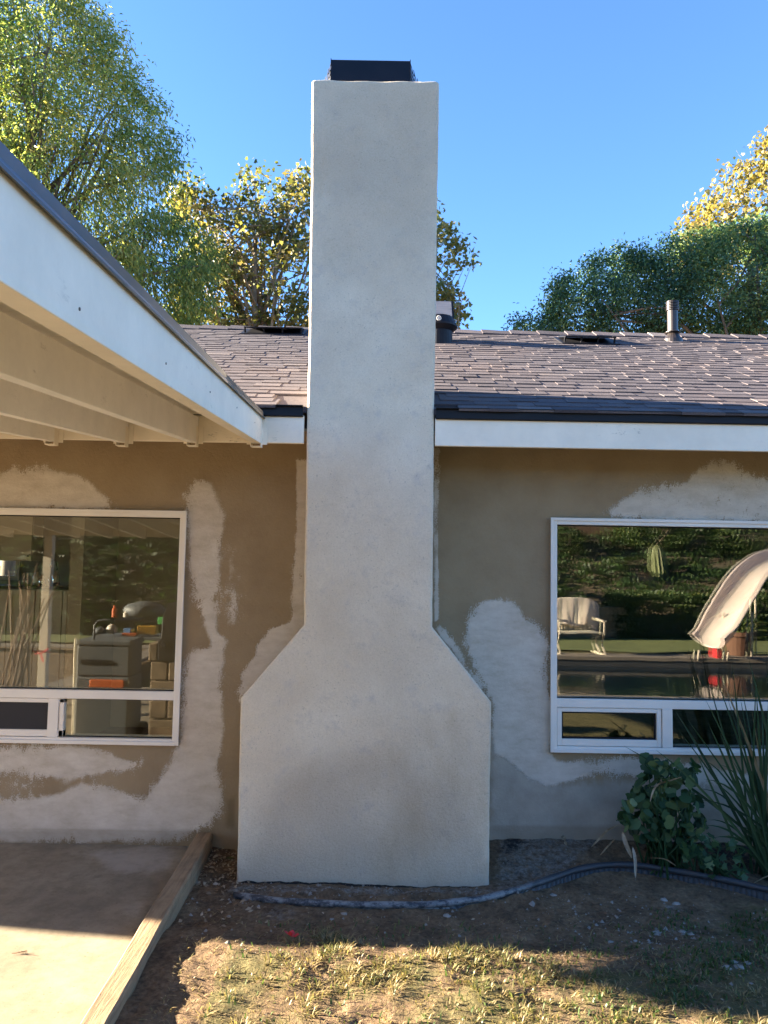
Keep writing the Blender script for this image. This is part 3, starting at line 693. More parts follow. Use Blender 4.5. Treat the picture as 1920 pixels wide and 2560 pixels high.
muL = float((P(120, 1770, 0)[0]+P(152, 1770, 0)[0])/2); muR = float((P(1650, 1800, 0)[0]+P(1682, 1800, 0)[0])/2)
window(WL, [muL, WL['x0']+(WL['x1']-muL)], {1: 'screen'}, M['glassL'], 0)
window(WR, [muR, WR['x1']-(muR-WR['x0'])], {0: 'glass', 2: 'glass'}, M['glassR'], 0)

# ---- things fixed to the roof
def on_roof(x, y):                                      # where a sight line meets the roof slope
    d = ray(x, y); t = (EZ-SL*EY+SL*CAM[1]-CAM[2])/(d[2]-SL*d[1]); return Vector(CAM+d*t)
rotR = Matrix.Rotation(math.atan(SL), 3, 'X')
b = on_roof(1682, 853)
vp = MB(); k = (b.y+4.55)/F
vp._lathe(b-Vector((0, 0, .06)), [(.095, 0), (.085, .07), (18*k/1.0*.62, .14), (15*k*.72, .15)], 20, 0, .5)
pipe = vp.build('vent_pipe', M['bronze'], house, smooth=False)
h0 = 100*k; r_ = 13*k
mb = MB(); mb._lathe(b, [(r_, .06), (r_, h0*.78), (r_*.98, h0*.79)], 20, 0, .5); mb._lathe(b, [(r_*1.35, h0*.20), (r_*1.5, h0*.215), (r_*1.5, h0*.225), (r_*1.1, h0*.25)], 20, 0, .5)
mb.build('pipe_shaft', M['bronze'], pipe, smooth=False)
mb = MB()
for i in range(5): mb._lathe(b, [(r_*1.22, h0*(.80+.042*i)), (r_*1.22, h0*(.82+.042*i)), (r_*.9, h0*(.823+.042*i)), (r_*.9, h0*(.84+.042*i))], 20, 0, .5)
mb._lathe(b, [(r_*1.22, h0*1.005), (r_*1.2, h0*1.025), (r_*.8, h0*1.035)], 20)
mb.build('pipe_cowl', M['bronze'], pipe)
def low_vent(x0, x1, y, lab):
    a, c = on_roof(x0, y), on_roof(x1, y); w = c.x-a.x; o_ = Vector(((a.x+c.x)/2, a.y, a.z))
    mb = MB(); hgt = .075; dp = .34
    L = lambda x, s, n: (o_.x+x, o_.y+s*ca-n*sa, o_.z+s*sa+n*ca)
    mb.hexa([L(-w/2-.03, -.06, .0), L(w/2+.03, -.06, .0), L(w/2+.03, dp, .0), L(-w/2-.03, dp, .0), L(-w/2-.03, -.06, .018), L(w/2+.03, -.06, .018), L(w/2+.03, dp, .019), L(-w/2-.03, dp, .019)], 0, .5)
    mb.hexa([L(-w/2, -.03, hgt-.012), L(w/2, -.03, hgt-.012), L(w/2*.96, dp*.9, .02), L(-w/2*.96, dp*.9, .02), L(-w/2, -.03, hgt), L(w/2, -.03, hgt), L(w/2*.9, dp*.9, .035), L(-w/2*.9, dp*.9, .035)], 0, .5)
    for t_ in (-1, -.33, .33, 1): mb.beam(L(t_*w*.49, .0, .015), L(t_*w*.49, .0, hgt-.005), .012, .02)
    o = mb.build('roof_vent', M['black'], house); return o
low_vent(612, 757, 836, ''); low_vent(1410, 1532, 860, '')
b = on_roof(1098, 856); k = (b.y+4.55)/F
mb = MB(); mb._lathe(b, [(34*k, -.05), (33*k, .10)], 24)
mb._lathe(b+Vector((0, 0, .08)), [(30*k, 0), (46*k, .045), (46*k, .06), (34*k, .135), (20*k, .145)], 24)
fan = mb.build('solar_vent', M['black'], house)
mb = MB(); lo = b+Vector((0, -.02, 58*k)); hi_ = b+Vector((0, .12, 118*k)); w_ = 37*k
tilt = hi_-lo; 
ring = lambda p, ww, dv: [p+Vector((-ww, 0, 0))+dv, p+Vector((ww, 0, 0))+dv]
nv = Vector((0, -tilt.z, tilt.y)).normalized()*.012
mb.hexa([lo+Vector((-w_, 0, 0)), lo+Vector((w_, 0, 0)), hi_+Vector((w_, 0, 0)), hi_+Vector((-w_, 0, 0)), lo+Vector((-w_, 0, 0))+nv, lo+Vector((w_, 0, 0))+nv, hi_+Vector((w_, 0, 0))+nv, hi_+Vector((-w_, 0, 0))+nv])
mb.beam(b+Vector((-.10, .05, .1)), (lo+hi_)/2+Vector((-.1, 0, 0)), .015, .015); mb.beam(b+Vector((.10, .05, .1)), (lo+hi_)/2+Vector((.1, 0, 0)), .015, .015)
mb.build('panel_frame', M['black'], fan)
q = .86; c_ = (lo+hi_)/2+nv*1.25
mb = MB(); mb.add([c_-Vector((w_*q, 0, 0))-tilt*.46, c_+Vector((w_*q, 0, 0))-tilt*.46, c_+Vector((w_*q, 0, 0))+tilt*.46, c_-Vector((w_*q, 0, 0))+tilt*.46], [(0, 1, 2, 3)])
mb.build('solar_panel', M['solar'], fan)
MB().box(tuple(b+Vector((-38*k, -.04, 50*k))), tuple(b+Vector((40*k, .06, 55*k)))).build('panel_bracket', M['dustmetal'], fan)
mb = MB(); cc = b+Vector((-5*k, -.17, .16)); mb.tube([cc+Vector((.018*math.cos(a), 0, .018*math.sin(a))) for a in np.linspace(0, 6.283, 17)], .0035, 6); mb.box(tuple(cc+Vector((-.006, -.002, -.009))), tuple(cc+Vector((.006, .003, .009))))
mb.build('maker_badge', M['vinyl'], fan)

# ================================================================== PATIO COVER
cover = thing('patio_cover', (-2.5, -.45, 2.3), 'white painted patio cover with sloping rafters joined to the eave at left', 'patio cover')
dv = ray(865, 1241); dv = Vector(dv/dv[1]); dv.x *= 1.0
RH, RW, RL = .140, .045, 3.75
pos = [(145, 1105), (320, 1108), (495, 1108), (655, 1110)]
ends = [Vector(P(x, y, -.447)) for x, y in pos]
stp = (ends[2]-ends[0])/2
allr = [ends[0]-stp*i for i in range(8, 0, -1)]+ends[:3]
def rafter(e_, nm, w, h, y_off=0):
    a = e_+Vector((-w/2, 0, h/2)); return MB().beam(a, a-dv*RL, w, h, up=(0, 0, 1)).build(nm, M['white' if nm == 'edge_beam' else 'rafter'], cover, .002)
for e_ in allr:
    rafter(e_, 'rafter', RW, RH)
EB = .153
eb = ends[3]; rafter(eb, 'edge_beam', .050, EB)
for e_ in allr[-4:]+[eb]:                               # metal joist hangers
    mb = MB(); x, y, z = e_.x, e_.y, e_.z; w = RW if e_ is not eb else .05
    for s0 in (-w-.003, .0): mb.box((x+s0, y-.055, z-.019), (x+s0+.003, y-.001, z+.085))
    mb.box((x-w-.003, y-.055, z-.022), (x+.003, y-.001, z-.019))
    mb.box((x-w-.032, y-.004, z-.004), (x-w-.003, y-.0005, z+.09)); mb.box((x+.003, y-.004, z-.004), (x+.028, y-.0005, z+.09))
    mb.build('joist_hanger', M['white'], cover)
# sheathing boards across the rafters, with open joints
mb = MB(); tz = RH+.012
xl = allr[0].x-.25
nb_ = 26; bw = RL/nb_
mbj = MB()
for i in range(nb_):
    a = eb+Vector((0, 0, EB+.009))-dv*(i*bw+.0025); b2 = eb+Vector((0, 0, EB+.009))-dv*((i+1)*bw-.0025)
    pl = Vector((a.x-.025, a.y, a.z)); pr2 = Vector((b2.x-.025, b2.y, b2.z))
    mb.hexa([(xl, pr2.y, pr2.z-.008), (pr2.x, pr2.y, pr2.z-.008), (pl.x, pl.y, pl.z-.008), (xl, pl.y, pl.z-.008), (xl, pr2.y, pr2.z+.006), (pr2.x, pr2.y, pr2.z+.006), (pl.x, pl.y, pl.z+.006), (xl, pl.y, pl.z+.006)])
mb.build('roof_deck', M['soffit'], cover)
a = eb+Vector((0, 0, EB+.016)); b2 = a-dv*RL
mb = MB(); mb.hexa([(xl, b2.y, b2.z), (b2.x-.01, b2.y, b2.z), (a.x-.01, a.y, a.z), (xl, a.y, a.z), (xl, b2.y, b2.z+.006), (b2.x-.01, b2.y, b2.z+.006), (a.x-.01, a.y, a.z+.006), (xl, a.y, a.z+.006)])
mb.build('roof_sheet', M['shingle'], cover)
mb = MB()
rr4 = random.Random(6)
for i in range(5):
    q_ = eb-dv*(.35+i*.62)+Vector((.0005, 0, .055+rr4.uniform(-.02, .04))); mb.tube([q_-Vector((.001, 0, 0)), q_+Vector((.0012, 0, 0))], .0032, 8)
mb.build('nail_heads', M['dustmetal'], cover)['kind'] = 'stuff'
# edge flashing: bent metal along the beam's top, near piece clean and far piece dusty
def flashing(t0, t1, mt, dy):
    a = eb+Vector((0, 0, EB))-dv*t0; b2 = eb+Vector((0, 0, EB))-dv*t1
    pr = [(.002, -.012), (.012, -.016), (.012, -.010), (.006, .0), (.006, .021+dy), (-.06, .027+dy), (-.06, .023+dy), (.002, .018+dy)]
    mb = MB(); mb.add([(a.x+p, a.y, a.z+q_) for p, q_ in pr]+[(b2.x+p, b2.y, b2.z+q_) for p, q_ in pr], [tuple(range(8)), tuple(range(8, 16))[::-1]]+[(i, (i+1) % 8, 8+(i+1) % 8, 8+i) for i in range(8)])
    mb.build('edge_flashing', M[mt], cover)
sp = 1.28
flashing(0, sp+.02, 'dustmetal', -.002); flashing(sp, RL, 'flash', 0)
ex = eb-dv*RL
mb = MB(); mb.box((xl, ex.y-.05, ex.z+.005), (ex.x+.0, ex.y-.003, ex.z+.185)); mb.build('rim_beam', M['white'], cover, .003)
for x in (float(R(101, 1500, 4.1)[0]), -7.6, ex.x-.045):
    mb = MB(); mb.box((x-.045, ex.y-.10-.0, SLZ), (x+.045, ex.y-.052, ex.z+.10)); mb.box((x-.045, ex.y-.052, SLZ), (x+.045, ex.y-.012, ex.z+.002)); mb.build('post', M['white'], cover, .003)

# ================================================================== TREES
def leaf_mesh(name, C_, D_, Nn, L, Wd, tint, mat, parent, kind='quad', fold=.25):
    n = len(C_); D_ = D_/np.linalg.norm(D_, axis=1, keepdims=True)
    Sd = np.cross(D_, Nn); Sd /= np.linalg.norm(Sd, axis=1, keepdims=True)+1e-9; Up = np.cross(Sd, D_)
    L = L[:, None]; Wd = Wd[:, None]
    if kind == 'quad':
        pts = [C_, C_+D_*L*.45+Sd*Wd*.5+Up*Wd*fold, C_+D_*L-Up*L*.12, C_+D_*L*.45-Sd*Wd*.5+Up*Wd*fold]
    elif kind == 'star':
        pr = [(0, 0), (.10, .30), (-.02, .55), (.36, .42), (.55, .62), (.62, .26), (1.0, 0), (.62, -.26), (.55, -.62), (.36, -.42), (-.02, -.55), (.10, -.30)]
        pts = [C_+D_*L*a+Sd*Wd*b+Up*L*(.18*abs(b)-.12*a*a) for a, b in pr]
    else:
        pr = [(0, 0), (-.12, .22), (.05, .46), (.33, .55), (.55, .50), (.80, .44), (.95, .22), (.93, 0), (.95, -.22), (.80, -.44), (.55, -.50), (.33, -.55), (.05, -.46), (-.12, -.22)]
        pts = [C_+D_*L*a+Sd*Wd*b+Up*L*(.55*((a-.4)**2+b*b)+.07*math.cos(9*i)) for i, (a, b) in enumerate(pr)]
    k = len(pts); V = np.stack(pts, 1).reshape(-1, 3); Fs = np.arange(n*k).reshape(n, k)
    return npmesh(name, V, Fs, mat, parent, tint=tint)
def unit(n, rg): v = rg.normal(size=(n, 3)); return v/np.linalg.norm(v, axis=1, keepdims=True)
def sample_poly(poly, n, rg):
    p = np.array(poly, float); lo, hi_ = p.min(0), p.max(0); out = []
    while sum(map(len, out)) < n:
        q = rg.uniform(lo, hi_, (n*2, 2)); out.append(q[inside(q[:, 0], q[:, 1], poly)])
    return np.concatenate(out)[:n]
def crown_points(poly, Y0, n, thick, rg, gap=.35, gs=.9, jitter=True):
    q = sample_poly(poly, int(n*2.2), rg); d = seg_d(q[:, 0], q[:, 1], poly)
    sc = (Y0+4.55)/F; half = np.minimum(thick, np.sqrt(np.maximum(d*sc, .02))*1.1+.1)
    dy = rg.uniform(-1, 1, len(q))*half
    pts = np.array([P(x, y, Y0+b) for (x, y), b in zip(q, dy)])
    nz = np.array([mnoise.noise(Vector(p*gs)+Vector((3.1, 7.7, 1.2)))+.5*mnoise.noise(Vector(p*gs*2.3)) for p in pts])
    keep = nz > np.quantile(nz, gap); keep |= rg.random(len(q)) < .06
    pts = pts[keep][:n]; return pts, d[keep][:n]*sc
def tree(name, label, cat, poly, Y0, trunkx, mat, bark, n_cl, per, L, Wd, kind, thick, rg, droop=.5, spread=.3, gap=.35, tb=(.4, .2), gs=.9, group=None, sunx=.25, tr=.16, limbs=9, sun_grad=True, xt=None):
    bx = P(trunkx, 900, Y0); base = (float(bx[0]), Y0, -.02)
    t = thing(name, base, label, cat, group)
    pts, dep = crown_points(poly, Y0, n_cl, thick, rg, gap, gs)
    n = len(pts)*per
    C_ = np.repeat(pts, per, 0)+rg.normal(size=(n, 3))*np.array([spread, spread, spread*.8])
    cen = pts.mean(0); out = C_-cen; out /= np.linalg.norm(out, axis=1, keepdims=True)+1e-6
    D_ = unit(n, rg)*.8+out*.35+np.array([0, 0, -droop]); Nn = unit(n, rg)+np.array([-.3, -.1, .7])
    ct = np.repeat(rg.normal(tb[0], tb[1], len(pts)), per); tint = np.clip(ct+rg.normal(0, .13, n), 0, 1)
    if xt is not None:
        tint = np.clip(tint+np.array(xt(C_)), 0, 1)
    leaf_mesh('crown', C_, D_, Nn, L*rg.uniform(.7, 1.25, n), Wd*rg.uniform(.7, 1.25, n), tint, mat, t, kind)
    mb = MB(); top = pts[np.argmax(pts[:, 2])]
    zc = pts[:, 2].min()*.5+cen[2]*.5
    trunk_top = Vector((cen[0]*.7+base[0]*.3, cen[1], cen[2]+.2*(top[2]-cen[2])))
    b0 = Vector(base); tp = [b0.lerp(trunk_top, v)+Vector((.12*math.sin(v*5+Y0), .1*math.cos(v*4), 0)) for v in np.linspace(0, 1, 9)]
    mb.tube(tp, [tr*(1-.72*v) for v in np.linspace(0, 1, 9)], 8)
    idx = rg.choice(len(pts), min(limbs, len(pts)), replace=False)
    for j in idx:
        e_ = Vector(pts[j]); v0 = rg.uniform(.35, .95); st_ = b0.lerp(trunk_top, v0)
        if e_.z < st_.z+.1: st_ = b0.lerp(trunk_top, max(.25, v0-.35))
        md = st_.lerp(e_, .5)+Vector((rg.normal()*.15, rg.normal()*.15, .18*(e_-st_).length*.5))
        r0_ = tr*.42*(1-.5*v0); mb.tube([st_, st_.lerp(md, .5)+Vector((0, 0, .05)), md, md.lerp(e_, .5), e_], [r0_, r0_*.8, r0_*.6, r0_*.4, r0_*.15], 6)
        for _ in range(4):
            o2 = Vector(pts[rg.integers(len(pts))]); u_ = rg.uniform(.4, 1); s2 = md.lerp(e_, u_)
            if (o2-s2).length < 2.2: mb.tube([s2, s2.lerp(o2, .5)+Vector((0, 0, .1)), o2], [r0_*.4, r0_*.25, r0_*.1], 5)
    mb.build('trunk', bark, t, smooth=True)
    return t
rg = np.random.default_rng(11)
A_ = [(-260, -60), (180, -60), (215, 10), (250, 25), (275, 80), (318, 95), (322, 140), (340, 175), (330, 205), (356, 225), (350, 260), (395, 245), (400, 290), (432, 305), (445, 345), (440, 390), (458, 420), (440, 460), (425, 520), (470, 560), (545, 610), (565, 655), (550, 700), (520, 720), (545, 760), (500, 800), (470, 830), (300, 830), (-260, 700)]
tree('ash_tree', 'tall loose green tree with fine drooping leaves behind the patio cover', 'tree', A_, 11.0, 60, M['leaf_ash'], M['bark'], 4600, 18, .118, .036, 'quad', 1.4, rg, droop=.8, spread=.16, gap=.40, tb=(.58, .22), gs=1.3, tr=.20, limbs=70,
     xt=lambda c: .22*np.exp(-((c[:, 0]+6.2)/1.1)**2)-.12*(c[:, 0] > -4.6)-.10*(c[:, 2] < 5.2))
B_ = [(440, 830), (420, 760), (460, 640), (430, 560), (425, 480), (440, 450), (475, 440), (500, 455), (515, 490), (530, 515), (570, 480), (600, 500), (612, 450), (640, 415), (668, 400), (700, 405), (712, 440), (745, 420), (775, 425), (800, 470), (830, 600), (830, 830)]
tree('sycamore_tree', 'thin yellowing sycamore with open branches left of the chimney', 'tree', B_, 13.5, 690, M['leaf_syc'], M['palebark'], 850, 11, .095, .10, 'star', 1.3, rg, droop=.5, spread=.14, gap=.52, tb=(.40, .24), gs=1.2, tr=.16, limbs=44)
B2 = [(1060, 830), (1060, 500), (1095, 505), (1112, 530), (1118, 570), (1150, 590), (1160, 620), (1188, 622), (1180, 660), (1150, 670), (1125, 690), (1150, 720), (1175, 730), (1160, 760), (1180, 770), (1150, 790), (1135, 830)]
tree('sycamore_tree', 'small sycamore crown showing right of the chimney above the solar vent', 'tree', B2, 13.0, 1075, M['leaf_syc'], M['palebark'], 140, 11, .10, .105, 'star', .9, rg, droop=.4, spread=.13, gap=.3, tb=(.42, .2), gs=1.4, tr=.12, limbs=14)
C2 = [(1285, 830), (1295, 795), (1330, 785), (1368, 800), (1372, 755), (1400, 690), (1450, 675), (1495, 640), (1540, 620), (1600, 625), (1625, 640), (1660, 600), (1710, 590), (1760, 585), (1840, 560), (1930, 545), (2150, 500), (2350, 600), (2350, 860), (1285, 860)]
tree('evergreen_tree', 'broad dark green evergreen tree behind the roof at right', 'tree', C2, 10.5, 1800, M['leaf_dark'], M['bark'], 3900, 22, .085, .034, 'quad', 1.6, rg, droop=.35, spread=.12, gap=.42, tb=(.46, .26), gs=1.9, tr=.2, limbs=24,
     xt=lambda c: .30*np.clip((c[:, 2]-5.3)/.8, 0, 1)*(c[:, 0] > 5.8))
D2 = [(1690, 640), (1700, 560), (1740, 540), (1765, 480), (1800, 470), (1835, 410), (1870, 420), (1895, 380), (1925, 330), (1980, 280), (2200, 200), (2400, 300), (2400, 700), (1700, 700)]
tree('sycamore_tree', 'golden leaved sycamore standing behind the dark evergreen', 'tree', D2, 15.5, 2050, M['leaf_yel'], M['palebark'], 1700, 11, .10, .105, 'star', 1.8, rg, droop=.4, spread=.17, gap=.25, tb=(.55, .22), gs=.9, tr=.2, limbs=20)
E2 = [(1370, 850), (1240, 850), (1235, 830), (1265, 815), (1300, 835)]
E3 = [(1255, 850), (1245, 838), (1262, 818), (1285, 832), (1300, 850)]

# ================================================================== BED: edging, plants, litter
pe = [(585, 2238), (680, 2250), (800, 2258), (930, 2262), (1050, 2262), (1140, 2255), (1222, 2243), (1300, 2222), (1380, 2195), (1440, 2175), (1510, 2163), (1590, 2163), (1680, 2176), (1760, 2190), (1850, 2208), (1960, 2232), (2300, 2290)]
pz = [.04, .045, .045, .045, .045, .048, .052, .06, .07, .075, .08, .08, .08, .08, .08, .08, .08]
path = [Vector(G(x, y, z)) for (x, y), z in zip(pe, pz)]
def catmull(p, n=8):
    out = []
    for i in range(len(p)-1):
        a, b, c, d = p[max(i-1, 0)], p[i], p[i+1], p[min(i+2, len(p)-1)]
        for k in range(n):
            t = k/n; out.append(.5*((2*b)+(c-a)*t+(2*a-5*b+4*c-d)*t*t+(3*b-a-3*c+d)*t**3))
    return out+[p[-1]]
cp = catmull(path, 6)
mb = MB(); mb.tube(cp, [.0165+.0012*math.sin(i*.7) for i in range(len(cp))], 10)
for a, b in zip(cp[:-1], cp[1:]):
    mb.beam(a-Vector((0, 0, .06)), b-Vector((0, 0, .06)), .006, .105)
tag(mb.build('bed_edging', M['drain'], base=(0, -.6, .03), smooth=True), 'black bendable garden edging splattered with plaster, winding past the chimney foot', 'garden edging')

def stalk_plant(name, label, leafs, stems, cat, base, mat, kind, L, Wd, D_, Nn, tint, group=None):
    t = thing(name, base, label, cat, group)
    leaf_mesh('foliage', leafs, D_, Nn, L, Wd, tint, mat, t, kind)
    mb = MB()
    for a, b in stems:
        a, b = Vector(a), Vector(b); m_ = a.lerp(b, .6)+Vector((0, 0, .03)); mb.tube([a, m_, b], [.007, .005, .003], 5)
    mb.build('stem', M['leaf_ger'], t, smooth=True); return t
rg = np.random.default_rng(5)
gp = [(1555, 2010), (1580, 1960), (1610, 1930), (1600, 1905), (1640, 1890), (1680, 1895), (1700, 1910), (1735, 1895), (1738, 1935), (1728, 1975), (1750, 2030), (1760, 2080), (1720, 2130), (1700, 2095), (1660, 2120), (1600, 2100), (1560, 2060), (1545, 2035)]
GY = -.26
q = sample_poly(gp, 300, rg); pts = np.array([P(x, y, GY+rg.uniform(-.15, .14)) for x, y in q]); n = len(pts)
gb = P(1660, 2140, GY); gb = (float(gb[0]), GY, gh(gb[0], GY))
D_ = unit(n, rg)*.7+np.array([0, -.35, -.5]); Nn = unit(n, rg)*.85+np.array([0, -.7, .6])
st = [((gb[0]+rg.normal()*.05, GY+rg.normal()*.04, gb[2]-.01), pts[i]) for i in range(0, n, 5)]
stalk_plant('geranium_plant', 'bushy geranium with round scalloped leaves against the wall below the window', pts, st, 'plant', gb, M['leaf_ger'], 'round', rg.uniform(.022, .07, n), rg.uniform(.03, .075, n), D_, Nn, np.clip(rg.normal(.55, .3, n)-.25*(pts[:, 1] > GY+.03), 0, 1))
ip = [(1700, 2110), (1760, 2080), (1830, 2090), (1860, 2140), (1880, 2190), (1800, 2190), (1720, 2185)]
q = sample_poly(ip, 90, rg); pts = np.array([P(x, y, -.36+rg.uniform(-.10, .10)) for x, y in q]); n = len(pts)
ib = P(1790, 2190, -.36); ib = (float(ib[0]), -.36, gh(ib[0], -.36))
st = [((ib[0]+rg.normal()*.08, -.36, ib[2]-.01), pts[i]) for i in range(0, n, 6)]
stalk_plant('ivy_plant', 'low trailing ivy spilling beside the black edging at the geranium foot', pts, st, 'plant', ib, M['leaf_ger'], 'star', rg.uniform(.03, .055, n), rg.uniform(.03, .05, n), unit(n, rg)*.7+np.array([0, -.3, -.3]), unit(n, rg)*.5+np.array([0, -.5, .8]), np.clip(rg.normal(.45, .22, n), 0, 1))
def strap_plant(name, label, base, blades, mat, cat, group=None):
    t = thing(name, base, label, cat, group); V = []; Fs = []; T = []
    for (tip, lift, w, tn, b0) in blades:
        b0 = Vector(b0); tip = Vector(tip); m_ = b0.lerp(tip, .5)+Vector((0, 0, lift)); K = 9
        d = (tip-b0); sd_ = d.cross(Vector((0, .9, .35)))
        if sd_.length < 1e-3: sd_ = Vector((1, 0, 0))
        sd_.normalize()
        for i in range(K+1):
            u_ = i/K; p = b0*(1-u_)**2+m_*2*u_*(1-u_)+tip*u_*u_; ww = w*(.75+.5*u_)*(1-u_**3)+.0006
            mid = Vector((0, .25*ww, -.25*ww)); V += [p-sd_*ww/2, p+mid, p+sd_*ww/2]
            if i < K:
                k0 = len(V)-3; Fs += [(k0, k0+1, k0+4, k0+3), (k0+1, k0+2, k0+5, k0+4)]; T += [tn, tn]
    npmesh('blades', np.array([tuple(v) for v in V]), Fs, mat, t, tint=T, smooth=True); return t
AY = -.30
ab = P(1935, 2170, AY); ab = (float(ab[0]), AY, gh(ab[0], AY))
bl = []
tips = [(1560, 1865), (1640, 1875), (1690, 1780), (1770, 1700), (1800, 1690), (1830, 1655), (1850, 1700), (1870, 1640), (1890, 1720), (1915, 1650), (1940, 1600), (1960, 1680), (1740, 1880), (1745, 1975), (1750, 2000), (1770, 2050), (1760, 1900), (1795, 2130), (1780, 2095), (1840, 1780), (1820, 1750), (1880, 1780), (1700, 1830), (1720, 1800), (2000, 1650), (2060, 1700), (2100, 1800), (2130, 1900), (2150, 2000), (2040, 1780), (1900, 1850), (1860, 1860), (1830, 1900), (1980, 1800), (1930, 1760), (1780, 1950), (1890, 1690), (1925, 1700), (1905, 1760), (1850, 1740)]
tips += [(rg.uniform(1760, 2140), rg.uniform(1640, 2080)) for _ in range(34)]
for x, y in tips:
    tip = P(x, y, AY+rg.uniform(-.2, .2)); near_low = y > 1880
    bl.append((tip, rg.uniform(.12, .28) if near_low else rg.uniform(.02, .14), rg.uniform(.010, .019), float(np.clip(rg.normal(.5, .25), 0, 1)), (ab[0]+rg.normal()*.07, AY+rg.normal()*.05, ab[2])))
strap_plant('strap_leaf_plant', 'clump of long dark arching strap leaves in front of the right window', ab, bl, M['leaf_strap'], 'plant')
# dead strap leaves lying at the geranium
def dry_leaf(pts, w, label, z_=None):
    ps = [Vector(p) for p in pts]; cp_ = catmull(ps, 4); V = []; Fs = []
    for i, p in enumerate(cp_):
        u_ = i/(len(cp_)-1); d = (cp_[min(i+1, len(cp_)-1)]-cp_[max(i-1, 0)]).normalized(); s2 = d.cross(Vector((0, 0.8, .6))).normalized(); ww = w*(1-abs(2*u_-1)**2.5)+.001
        V += [p-s2*ww/2, p+Vector((0, .15*ww, -.3*ww)), p+s2*ww/2]
        if i < len(cp_)-1: k0 = 3*i; Fs += [(k0, k0+1, k0+4, k0+3), (k0+1, k0+2, k0+5, k0+4)]
    o = npmesh('dead_leaf', np.array([tuple(v) for v in V]), Fs, M['dry'], tint=RNG.uniform(.2, 1, len(Fs)), smooth=True, base=tuple(ps[0])); return tag(o, label, 'dead leaf', 'dead leaves lying in the bed')
dry_leaf([P(1548, 2062, -.30), P(1520, 2075, -.28), P(1500, 2095, -.27), P(1478, 2118, -.26)], .016, 'dry curled leaf drooping left from the geranium onto grey dust')
dry_leaf([P(1555, 2078, -.33), P(1565, 2110, -.36), P(1580, 2145, -.40)], .022, 'brown folded leaf hanging down at the geranium foot')
dry_leaf([P(1540, 2095, -.25), P(1520, 2115, -.27), P(1500, 2138, -.29)], .016, 'pale straight dead leaf slanting to the ground left of the geranium')
dry_leaf([P(1582, 2118, -.42), P(1588, 2150, -.46), P(1589, 2197, -.50)], .017, 'plaster streaked leaf hanging over the black edging')
dry_leaf([P(1625, 2005, -.42), P(1640, 1965, -.42), P(1680, 1950, -.40), P(1705, 1942, -.38)], .015, 'tan withered stalk lying across the geranium leaves')
dry_leaf([P(1620, 2145, -.45), P(1660, 2147, -.45), P(1690, 2165, -.44)], .008, 'thin bent straw curving below the geranium')
dry_leaf([G(1404, 2086, .13), P(1410, 2098, -.1), P(1416, 2113, -.12)], .020, 'cream dry leaf standing upright in dust near the wall')
dry_leaf([G(1880, 2210, .06), G(1905, 2196, .07), G(1935, 2185, .08)], .020, 'orange brown dead leaf under the strap leaves at right edge')

# plaster crumbs and litter lying on the dirt
def chunk(name, x, y, s, label, mat=M['lime'], cat='plaster chunk', group='plaster chunks dropped on the dirt', flat=.45):
    p = G(x, y, .035); z = gh(p[0], p[1]); mb = MB(); n1, n2 = 7, 5; rr2 = random.Random(int(x*7+y))
    V = []; 
    for i in range(n2+1):
        for k in range(n1):
            a = 6.283*k/n1; b_ = math.pi*i/n2; r = s*(1+rr2.uniform(-.28, .28)); V.append((p[0]+r*math.sin(b_)*math.cos(a), p[1]+r*.7*math.sin(b_)*math.sin(a), z+.2*s*flat+r*flat*math.cos(b_)))
    Fs = [(i*n1+k, i*n1+(k+1) % n1, (i+1)*n1+(k+1) % n1, (i+1)*n1+k) for i in range(n2) for k in range(n1)]
    mb.add(V, Fs); o = mb.build(name, mat, base=(p[0], p[1], z)); return tag(o, label, cat, group)
for x, y, s, lab in ((1383, 2234, .018, 'pale plaster chunk just below the bend of the black edging'), (1643, 2331, .019, 'rounded white plaster lump left of the crumbled pile in shade'), (1705, 2328, .020, 'lumpy white plaster piece on the shaded dirt at right'), (1728, 2334, .017, 'white plaster crumb right beside the lumpy piece in shade'), (1660, 2243, .019, 'flat plaster flake in the dirt under the geranium'), (1690, 2255, .022, 'cracked plaster patch flake right of the flat flake'), (1527, 2358, .012, 'small white plaster crumb in the middle of the shaded dirt'), (1589, 2358, .011, 'small plaster crumb right of another on shaded dirt'), (1118, 2285, .020, 'grey flat plaster shard below the chimney edging'), (860, 2285, .016, 'white plaster crumb under the edging left of centre'), (830, 2295, .012, 'little plaster crumb beside a white one under the edging'), (1835, 2432, .018, 'upper chunk of the white rubble heap near the right corner'), (1818, 2447, .020, 'left chunk of the white rubble heap near the right corner'), (1850, 2446, .019, 'middle chunk of the white rubble heap near the right corner'), (1868, 2434, .016, 'right chunk of the white rubble heap near the right corner'), (1878, 2484, .009, 'lone white crumb below the rubble heap at right'), (612, 2250, .014, 'plaster crumb beside the left end of the black edging'), (572, 2285, .011, 'grey plaster crumb on the dirt left of the edging')):
    chunk('plaster_chunk', x, y, s, lab)
rg = np.random.default_rng(8)
V = []; Fs = []
for i in range(1100):
    x, y = rg.uniform(-.95, 1.9), rg.uniform(-1.5, -.02)
    if rg.random() < .55: x, y = rg.normal(.05, .55), rg.normal(-.60, .10)
    if rg.random() < .3: x, y = rg.normal(1.15, .22), rg.normal(-.95, .18)
    if (y > -.46 and -.74 < x < .58) or x < -.93: continue
    s = rg.exponential(.0028)+.0012; z = gh(x, y); k0 = len(V); a = rg.uniform(0, 6.28)
    V += [(x+s*math.cos(a+t), y+s*math.sin(a+t), z-.001) for t in (0, 2.1, 4.2)]+[(x, y, z+s*.9)]; Fs += [(k0, k0+1, k0+3), (k0+1, k0+2, k0+3), (k0+2, k0, k0+3)]
tag(npmesh('plaster_crumbs', V, Fs, M['lime']), kind='stuff')
